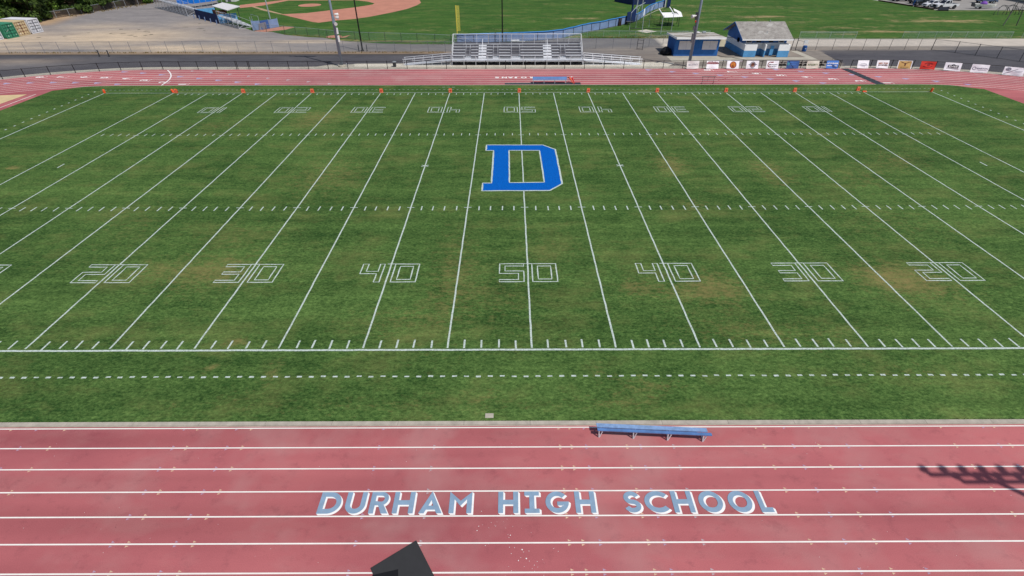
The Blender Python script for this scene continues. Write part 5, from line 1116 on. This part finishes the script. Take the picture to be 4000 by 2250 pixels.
for p, q in (((25.2, 90.9, 3.0), (25.4, 91.6, 4.1)), ((28.8, 89.9, 3.1), (28.0, 91.0, 4.2)), ((31.5, 92.3, 3.1), (30.7, 93.4, 4.2))):
    b = MB(); b.bar(p, q, .16, .10); b.build('arm', 'alu_bright', t)
b = MB(); b.nonorm = True; NP = [(23.3, 93.5), (25.2, 96.1), (28.0, 97.0), (30.3, 94.6), (31.45, 92.1)]
for i in range(4):
    p, q = NP[i], NP[i+1]
    for k in range(4):
        a, c = lerp(p, q, k/4), lerp(p, q, (k+1)/4); z0 = .35-.3*math.sin(math.pi*k/4); z1 = .35-.3*math.sin(math.pi*(k+1)/4)
        b.quad((a[0], a[1], z0), (c[0], c[1], z1), (c[0], c[1], 2.6-1.1*math.sin(math.pi*(k+1)/4)), (a[0], a[1], 2.6-1.1*math.sin(math.pi*k/4)))
b.build('net', 'mesh_net', t)
b = MB(); b.tube([(23.4, 93.5, .35), (24.6, 94.6, .08), (26.4, 95.4, .05), (28.3, 94.8, .1), (30, 93, .3)], .06, 6); b.build('net_rope', 'dark_metal', t)
t = thing('shade_canopy', 'broken white ribbed canopy on a black bent frame standing on the park grass', 'canopy', (32.8, 97, 0))
A = [(31.0, 97.3, 1.7), (34.9, 97.4, 1.85), (35.1, 99.6, 2.35), (31.0, 99.5, 2.3)]
b = MB(); b.hull8(A, [(x, y, z+.05) for x, y, z in A])
for k in range(1, 5): p = lerp(A[0], A[3], k/5); q = lerp(A[1], A[2], k/5); b.bar((p[0], p[1], p[2]+.06), (q[0], q[1], q[2]+.06), .05, .04)
b.build('roof_panel', 'white', t)
A2 = [(33.6, 99.5, 2.6), (35.3, 99.9, 2.1), (35.5, 101.6, 2.2), (33.9, 101.6, 2.8)]
b = MB(); b.hull8(A2, [(x, y, z+.05) for x, y, z in A2]); b.build('roof_panel', 'white', t)
for pts in ([(32.35, 98.43, 0), (32.4, 98.4, 1.5), (33.2, 99.0, 2.4), (34.0, 99., 2.4), (34.5, 98.2, 1.9), (34.4, 97.46, 0)], [(31.2, 100.6, 0), (31.2, 100.6, 2.0), (32.0, 101.2, 3.0), (33.2, 101.4, 3.1), (33.8, 100.8, 2.7)], [(35.0, 100.9, 0), (35.0, 100.9, 2.0), (33.8, 100.8, 2.7)]):
    b = MB(); b.tube(pts, .06, 8); b.build('frame', 'black_metal', t)
t = thing('equipment_bags', 'pair of dark brown bags leaning upright against the blue windscreen fence', 'bags', (22.3, 98.7, 0))
for dx in (0, .35): b = MB(); b.tube([(22.0+dx, 98.5+dx*.4, 0), (22.05+dx, 98.7+dx*.4, 1.45)], .18, 10, .13); b.build('bag', 'brown_bag', t)
t = thing('pitching_screen', 'dark blue padded screen pair standing by the bend of the blue fence', 'screen', (25.2, 102, 0))
for p, q, h in (((23.9, 100.3), (25.0, 101.6), 2.3), ((25.05, 101.7), (26.3, 102.9), 2.6)): b = MB(); wallquad(b, p, q, h, .1, .1); b.build('panel', 'screen_navy', t)
t = thing('wheelbarrow', 'small cart with a black wheel beside the dark blue screens', 'cart', (24, 99.8, 0))
b = MB(); b.tube([(23.6, 99.6, .35), (23.72, 99.55, .35)], .34, 16); b.build('wheel', 'tyre', t)
b = MB(); b.hull8([(24.0, 99.5, .3), (24.8, 99.7, .3), (24.7, 100.2, .3), (23.9, 100.0, .3)], [(23.8, 99.3, .65), (25.1, 99.5, .65), (25.0, 100.3, .65), (23.7, 100.1, .65)]); b.build('tray', 'alu_grey', t)
b = MB(); b.tube([(24.8, 99.6, .5), (25.9, 99.9, .75)], .03); b.build('handle', 'dark_metal', t)
t = thing('scoreboard', 'tall dark framed posts of a scoreboard rising behind the bend of the blue fence', 'scoreboard', (27.5, 107.5, 0))
for x, y, m in ((26.2, 106.6, 'screen_navy'), (27.3, 107.2, 'galvanised'), (28.7, 108.2, 'galvanised')): b = MB(); b.tube([(x, y, 0), (x, y, 8)], .13 if m != 'screen_navy' else .2, 8); b.build('post', m, t)
b = MB(); b.nonorm = True; b.quad((26.3, 106.7, 3.2), (29.2, 108.5, 3.2), (29.2, 108.5, 7.8), (26.3, 106.7, 7.8)); b.build('net', 'mesh_net', t)
b = MB(); b.box(38.0, 38.25, 125.2, 125.4, 0, 2.1); b.box(38.8, 39.5, 125.2, 125.4, 0, 2.1)
t = thing('fence_gate', 'dark gate panels between pale posts at the far end of the blue fence', 'gate', (38.8, 125.4, 0))
for x0, x1, m in ((38.12, 38.35, 'screen_navy'), (38.4, 38.62, 'off_white'), (38.95, 39.8, 'screen_navy')): b = MB(); b.box(x0, x1, 125.2, 125.5, 0, 2.2); b.build('panel', m, t)
t = thing('batting_screen', 'long navy windscreen wall at the top edge behind the far end of the blue fence', 'windscreen', (32, 131, 0))
b = MB(); wallquad(b, (27.5, 136.5), (31.0, 129.6), 2.0); wallquad(b, (31.05, 129.5), (37.5, 131.5), 1.6); b.build('windscreen', 'screen_navy', t)

# ================================================================== PLAYGROUND
t = thing('swing_frame', 'black steel swing frame at the right edge of the park grass', 'swing', (105.3, 98.5, 0))
T1, T2, T3 = (104.6, 98.7, 2.75), (106.9, 98.4, 2.75), (112, 97.9, 2.75)
for p, q in (((104.19-.6, 98.0, 0), (105.4, 99.6, 2.75)), ((106.42, 98.0, 0), (107.4, 99.4, 2.75))): b = MB(); b.tube([p, q], .09, 8); b.build('leg', 'black_metal', t)
b = MB(); b.tube([(105.2, 99.5, 2.75), (112.5, 98.8, 2.75)], .08, 8); b.build('top_bar', 'black_metal', t)
b = MB(); b.tube([(103.5, 92.2, 0), (105.5, 94.5, 2.75)], .08, 8); b.build('leg', 'black_metal', t)
t = thing('climbing_dome', 'thin arched metal climbing frame on the grass beside the covered boat', 'climbing frame', (115, 112.5, 0))
for k in range(4):
    x, y = 112.4+k*1.3, 112.0+k*.3
    b = MB(); b.tube([(x+1.5*math.cos(a)*-1+1.5, y+(1.2 if k % 2 else 0)*math.sin(a), 1.9*math.sin(a)) for a in [math.pi*i/10 for i in range(11)]], .05, 6); b.build('arch', 'dark_metal', t)
b = MB(); b.tube([(114, 112, 1.9), (118, 113.2, 1.9)], .05, 6); b.build('crossbar', 'dark_metal', t)
t = thing('climbing_bars', 'thin grey climbing bars behind the black swing frame', 'climbing frame', (118.5, 113, 0))
for x, y in ((117.6, 113.5), (118.4, 112.2), (120.4, 116), (121.2, 114.8)): b = MB(); b.tube([(x, y, 0), (x, y, 2.4)], .05, 6); b.build('post', 'dark_metal', t)
for z in (1.2, 2.35): b = MB(); b.tube([(117.6, 113.5, z), (118.4, 112.2, z), (121.2, 114.8, z), (120.4, 116, z), (117.6, 113.5, z)], .04, 6); b.build('rail', 'dark_metal', t)

# ================================================================== VEHICLES
def vehicle(kind, x, y, rz, mat, label, scale=1.):
    t = thing('pickup_truck' if kind == 'pickup' else ('sedan' if kind == 'sedan' else 'suv'), label, {'pickup': 'pickup truck', 'sedan': 'car', 'suv': 'suv'}[kind], (x, y, 0), 'vehicles in the parking lot', rz)
    if kind == 'pickup': Lh, W2, pr, cab = 2.85, .95, [(-2.85, .55), (-2.85, 1.1), (-.75, 1.1), (-.75, 1.18), (1.35, 1.18), (2.6, 1.08), (2.85, .95), (2.85, .5)], [(-.72, 1.18), (-.6, 1.82), (.55, 1.84), (1.3, 1.18)]
    elif kind == 'sedan': Lh, W2, pr, cab = 2.35, .86, [(-2.35, .4), (-2.3, .95), (-1.6, 1.0), (1.1, .98), (2.1, .82), (2.35, .65), (2.35, .35)], [(-1.6, .99), (-.95, 1.4), (.35, 1.42), (1.15, .98)]
    else: Lh, W2, pr, cab = 2.4, .93, [(-2.4, .5), (-2.4, 1.1), (1.2, 1.1), (2.2, 1.02), (2.4, .85), (2.4, .45)], [(-2.35, 1.1), (-2.1, 1.78), (.4, 1.8), (1.15, 1.1)]
    def extr(p, w0, w1=None, z_split=None):
        b = MB(); n = len(p); v = []
        for s in (-1, 1): v += [(a, s*(w0 if c <= (z_split or 99) else w1), c) for a, c in p]
        b.add(v, [tuple(range(n))[::-1], tuple(range(n, 2*n))]+[(i, (i+1) % n, n+(i+1) % n, n+i) for i in range(n)]); return b
    body = extr(pr, W2); o = body.build('body', mat, t, True)
    bv = o.modifiers.new('b', 'BEVEL'); bv.width = .08; bv.segments = 2; bv.limit_method = 'ANGLE'
    zr = cab[1][1]; g = extr(cab, W2-.06, W2-.2, (cab[0][1]+.3)); g.build('cabin_glass', 'glass_dark', t, True)
    b = MB(); x0, x1 = cab[1][0]-.03, cab[2][0]+.03; b.box(x0, x1, -(W2-.17), W2-.17, zr+.002, zr+.05); b.build('roof', mat, t, True)
    b = MB()
    for s in (-1, 1):
        for a, c in ((cab[0], cab[1]), (cab[3], cab[2])): b.bar((a[0], s*(W2-.06), a[1]), (c[0], s*(W2-.2), c[1]+.02), .09, .09)
        b.bar(((x0+x1)/2-.1, s*(W2-.05), cab[0][1]), ((x0+x1)/2-.1, s*(W2-.19), zr), .09, .08)
    b.build('pillars', mat, t, True)
    wr = .42 if kind == 'pickup' else .33
    for wx in (-Lh*.62, Lh*.64):
        for s in (-1, 1):
            b = MB(); b.tube([(wx, s*(W2-.2), wr), (wx, s*(W2+.02), wr)], wr, 18); w_ = b.build('wheel', 'tyre', t, True)
            b = MB(); b.tube([(wx, s*(W2+.022), wr), (wx, s*(W2+.03), wr)], wr*.55, 14); b.build('rim', 'galvanised' if kind != 'pickup' else 'dark_metal', w_, True)
            b = MB(); b.add([(wx+(wr+.09)*math.cos(R(a)), s*(W2+.004), wr+(wr+.09)*math.sin(R(a))) for a in range(0, 181, 20)], [tuple(range(10))]); b.build('wheel_arch', 'jet_black', t, True)
    for s in (-1, 1):
        b = MB(); b.box(Lh-.05, Lh+.015, s*(W2-.2)-.16, s*(W2-.2)+.16, .68 if kind == 'sedan' else .82, .8 if kind == 'sedan' else .98); b.build('headlight', 'off_white', t, True)
        b = MB(); b.box(-Lh-.015, -Lh+.04, s*(W2-.12)-.07, s*(W2-.12)+.07, .75, .98 if kind != 'pickup' else 1.05); b.build('tail_light', 'dark_red_ink', t, True)
    b = MB(); b.box(Lh-.04, Lh+.02, -W2*.55, W2*.55, .52, .74 if kind == 'sedan' else .98); b.build('grille', 'jet_black' if kind == 'pickup' else 'dark_metal', t, True)
    b = MB(); b.box(Lh-.06, Lh+.08, -W2+.03, W2-.03, .36, .51); b.build('bumper', mat if kind != 'pickup' else 'alu_grey', t, True)
    if kind == 'pickup': b = MB(); b.box(-2.75, -.85, -.8, .8, 1.102, 1.11); b.build('bed', 'dark_metal', t, True)
    for s in (-1, 1): b = MB(); b.box(cab[3][0]-.15, cab[3][0]+.02, s*(W2+.1)-.1, s*(W2+.1)+.1, cab[3][1]+.02, cab[3][1]+.2); b.build('mirror', mat, t, True)
    return t
vehicle('pickup', 108.1, 122.35, R(184), 'car_white', 'white pickup truck at the near end of the row of parked cars')
vehicle('sedan', 106.9, 125.0, R(184), 'car_white', 'white sedan parked behind the white pickup truck')
vehicle('pickup', 107.0, 128.2, R(183), 'car_dark', 'dark grey green pickup truck parked behind the white sedan')
vehicle('suv', 107.6, 131.6, R(182), 'car_black', 'black suv parked in the row behind the dark pickup truck')
vehicle('pickup', 106.2, 136.2, R(182), 'car_brown', 'dark brown pickup truck at the top of the parking row')
vehicle('suv', 126.0, 132.2, R(-14), 'car_blue', 'slate blue suv standing alone on the open parking lot')
vehicle('suv', 120.9, 137.6, R(-14), 'car_black', 'dark car cut by the top edge of the frame on the lot')
t = thing('boat', 'white motor boat on a trailer with a purple cover at the lot edge', 'boat', (117.6, 122, 0), None, R(-6))
hull = [(-2.3, -.55), (-2.3, .55), (.9, .62), (2.0, .4), (2.9, 0), (2.0, -.4), (.9, -.62)]
b = MB(); n = len(hull); b.add([(x*.92, y*.55, .45) for x, y in hull]+[(x, y, 1.05) for x, y in hull], [tuple(range(n))[::-1], tuple(range(n, 2*n))]+[(i, (i+1) % n, n+(i+1) % n, n+i) for i in range(n)]); b.build('hull', 'boat_white', t, True)
b = MB(); b.lathe([(.75, 1.05), (.7, 1.3), (.35, 1.6), (.05, 1.68)], (-.3, 0, 0), 12); b.build('cover', 'purple', t, True)
b = MB(); b.hull8([(-2.9, -.2, .5), (-2.3, -.2, .5), (-2.3, .2, .5), (-2.9, .2, .5)], [(-3.1, -.2, 1.3), (-2.5, -.2, 1.3), (-2.5, .2, 1.3), (-3.1, .2, 1.3)]); b.build('outboard_motor', 'dark_metal', t, True)
b = MB(); b.bar((-2.2, -.5, .35), (3.4, 0, .35), .08, .08); b.bar((-2.2, .5, .35), (3.4, .0, .36), .08, .08); b.build('trailer', 'galvanised', t, True)
for s in (-1, 1): b = MB(); b.tube([(-1.2, s*.62, .3), (-1.2, s*.8, .3)], .3, 14); b.build('wheel', 'tyre', t, True)
b = MB(); b.bar((104.0, 120.2, .12), (102.6, 125.5, .12), .3, .25); b.bar((102.5, 125.9, .12), (99.9, 136.3, .12), .3, .25)
tag(b.build('timber_edging', 'timber', None), 'dark timber edging between the park grass and the parked cars', 'timber edging')
b = MB(); b.hull8([(103.8, 118.5, 0), (106.4, 118.4, 0), (106.6, 119.1, 0), (104.2, 119.2, 0)], [(103.8, 118.5, .2), (106.4, 118.4, .2), (106.7, 119.3, .75), (104.6, 119.4, .75)])
tag(b.build('plank_stack', 'car_black', None), 'dark slanted panel lying in front of the white pickup truck', 'panel')
t = thing('person', 'person in blue clothing standing at the lot edge left of the parked cars', 'person', (103.2, 127.0, 0))
b = MB(); b.tube([(0, -.1, 0), (0, -.1, .45), (.02, -.08, .85)], .075, 8, .1); b.tube([(.12, .12, 0), (.06, .11, .45), (.02, .08, .85)], .075, 8, .1); b.lathe([(.1, .8), (.17, .9), (.16, 1.1), (.21, 1.35), (.12, 1.48), (.055, 1.52), (.055, 1.58), (.09, 1.64), (.1, 1.72), (.06, 1.8), (.01, 1.82)], (.02, 0, 0), 12)
b.tube([(.02, -.2, 1.4), (.05, -.26, 1.1), (.2, -.2, .9)], .05, 8, .035); b.tube([(.02, .2, 1.4), (.05, .27, 1.1), (.2, .2, .92)], .05, 8, .035); b.build('body', 'blue_can', t, True)
# shading building beyond the lot corner (only its cast shade is in view)
t = thing('gym_building', 'large building just beyond the right edge that shades the corner of the parking lot', 'building', (146, 132, 0))
b = MB(); b.box(139.5, 175, 120, 160, 0, 6.5); b.build('wall', 'cream', t)
b = MB(); b.box(139, 175.5, 119.5, 160.5, 6.502, 6.8); b.build('roof', 'alu_grey', t)

# ================================================================== TREES
def tree(x, y, h, rx, seed, label, mat='leaves', n=9500, low=.25):
    r = random.Random(seed); t = thing('tree', label, 'tree', (x, y, 0), 'dense dark trees along the boundary fence')
    b = MB(); b.tube([(x, y, 0), (x+.2, y+.1, h*.35), (x-.1, y, h*.75)], .38, 10, .1)
    tips = []
    for k in range(9):
        a = r.uniform(0, 6.28); z0 = h*r.uniform(.12, .6); q = (x+rx*.7*math.cos(a), y+rx*.7*math.sin(a), z0+h*r.uniform(.05, .25)); b.tube([(x, y, z0), ((x+q[0])/2, (y+q[1])/2, z0+.3), q], .12, 6, .03)
    b.build('trunk', 'bark', t)
    blobs = []
    for k in range(30):
        zc = h*(low*.6+(1-low*.6)*r.random()**1.15); e = math.sqrt(max(.05, 1-((zc/h-.45)/.62)**2)); a = r.uniform(0, 6.28); d = rx*e*r.uniform(.35, .95)
        blobs.append((x+d*math.cos(a), y+d*math.sin(a), zc, r.uniform(.9, 2.0)*rx/5))
    c = MB(); c.nonorm = True
    for i in range(n):
        bx, by, bz, br = blobs[r.randrange(30)]
        u, v, w_ = r.gauss(0, 1), r.gauss(0, 1), r.gauss(0, 1); l = math.sqrt(u*u+v*v+w_*w_)+1e-6; d = br*r.uniform(.55, 1.12); u, v, w_ = u/l, v/l, w_/l
        p = Vector((bx+u*d, by+v*d, bz+w_*d*.8))
        if p.z < .15: continue
        nn = Vector((u+r.uniform(-.7, .7), v+r.uniform(-.7, .7), w_+r.uniform(-.3, .9))).normalized(); a1 = nn.cross(Vector((r.uniform(-1, 1), r.uniform(-1, 1), .3))).normalized(); a2 = nn.cross(a1); s = r.uniform(.2, .5)
        c.add([p-a1*s*.5-a2*s*.2, p+a1*s*.1-a2*s*.45, p+a1*s*.9+a2*s*.1, p+a1*s*.05+a2*s*.45], [(0, 1, 2, 3)])
    c.build('crown', mat, t)
TR = [(-107.0, 104.5, 7.0, 4.6, 'leaves', 'dark bushy tree hanging over the near end of the screened fence'), (-112.5, 99.5, 9, 5.2, 'leaves_fresh', 'broad tree with fresh green tips directly behind the containers'), (-119.5, 97, 10, 5.5, 'leaves_olive', 'olive tinted tree at the left edge behind the containers'),
      (-111, 110.5, 9.5, 5., 'leaves', 'tall dark tree behind the near bushy tree'), (-119, 107, 11, 5.5, 'leaves', 'tall dark tree at the left edge of the grove'), (-110, 118, 9, 4.8, 'leaves_fresh', 'fresh green tree behind the middle of the screened fence'),
      (-118, 117, 11, 5.5, 'leaves', 'tall dark tree in the second row of the grove'), (-108, 125.5, 9, 4.8, 'leaves_olive', 'olive tinted tree behind the far half of the screened fence'), (-103.2, 130.8, 7.5, 3.4, 'leaves', 'dark tree leaning over the far end of the screened fence'),
      (-116, 128, 11, 5.5, 'leaves', 'tall dark tree in the far part of the grove'), (-109, 136, 10, 5, 'leaves', 'dark tree beyond the far end of the fence'), (-102.5, 140, 8.5, 4, 'leaves_fresh', 'fresh green tree at the top edge beyond the fence'), (-126, 102, 12, 6, 'leaves', 'large dark tree furthest left in the grove')]
TR += [(-105.6, 116.5, 6.5, 3.2, 'leaves', 'low dark tree pressed against the middle of the screened fence'), (-104.2, 123.6, 6.5, 3.0, 'leaves', 'low dark tree behind the screen where the dirt bank rises'), (-100.2, 134.6, 7.0, 3.2, 'leaves_fresh', 'small fresh green tree at the top edge where the fence leaves the frame')]
for i, (x, y, h, rx, m, lb) in enumerate(TR): tree(x, y, h, rx, 20+i, lb, m, low=.16)
# dry weeds along verges
b = MB(); b.nonorm = True; r_ = random.Random(3)
def weed(x, y, s):
    for k in range(4):
        a = r_.uniform(0, 3.14); b.add([(x-s*.4*math.cos(a), y-s*.4*math.sin(a), -.02), (x+s*.4*math.cos(a), y+s*.4*math.sin(a), -.02), (x+r_.uniform(-.3, .3)*s, y+r_.uniform(-.3, .3)*s, s*r_.uniform(.4, 1.))], [(0, 1, 2)])
for i in range(520): weed(r_.uniform(-88, -12), 72.9+abs(r_.gauss(0, .35)), r_.uniform(.08, .22))
for i in range(300): k = r_.random(); weed(-104.6+7*k+r_.gauss(0, .9), 112+25*k, r_.uniform(.1, .3))
for i in range(260): weed(r_.uniform(14, 34), 85.4+abs(r_.gauss(0, .7)), r_.uniform(.1, .25))
for i in range(220): weed(r_.uniform(-52, -12), 0, .0) if 0 else weed(*(lambda k: (-46+35*k, 89.6-9.6*min(1, k*1.15)-.2))(r_.random()), r_.uniform(.08, .2))
stuff(b.build('dry_weeds', 'weeds', None), 'dry weeds and straw growing along the fence lines', 'weeds')
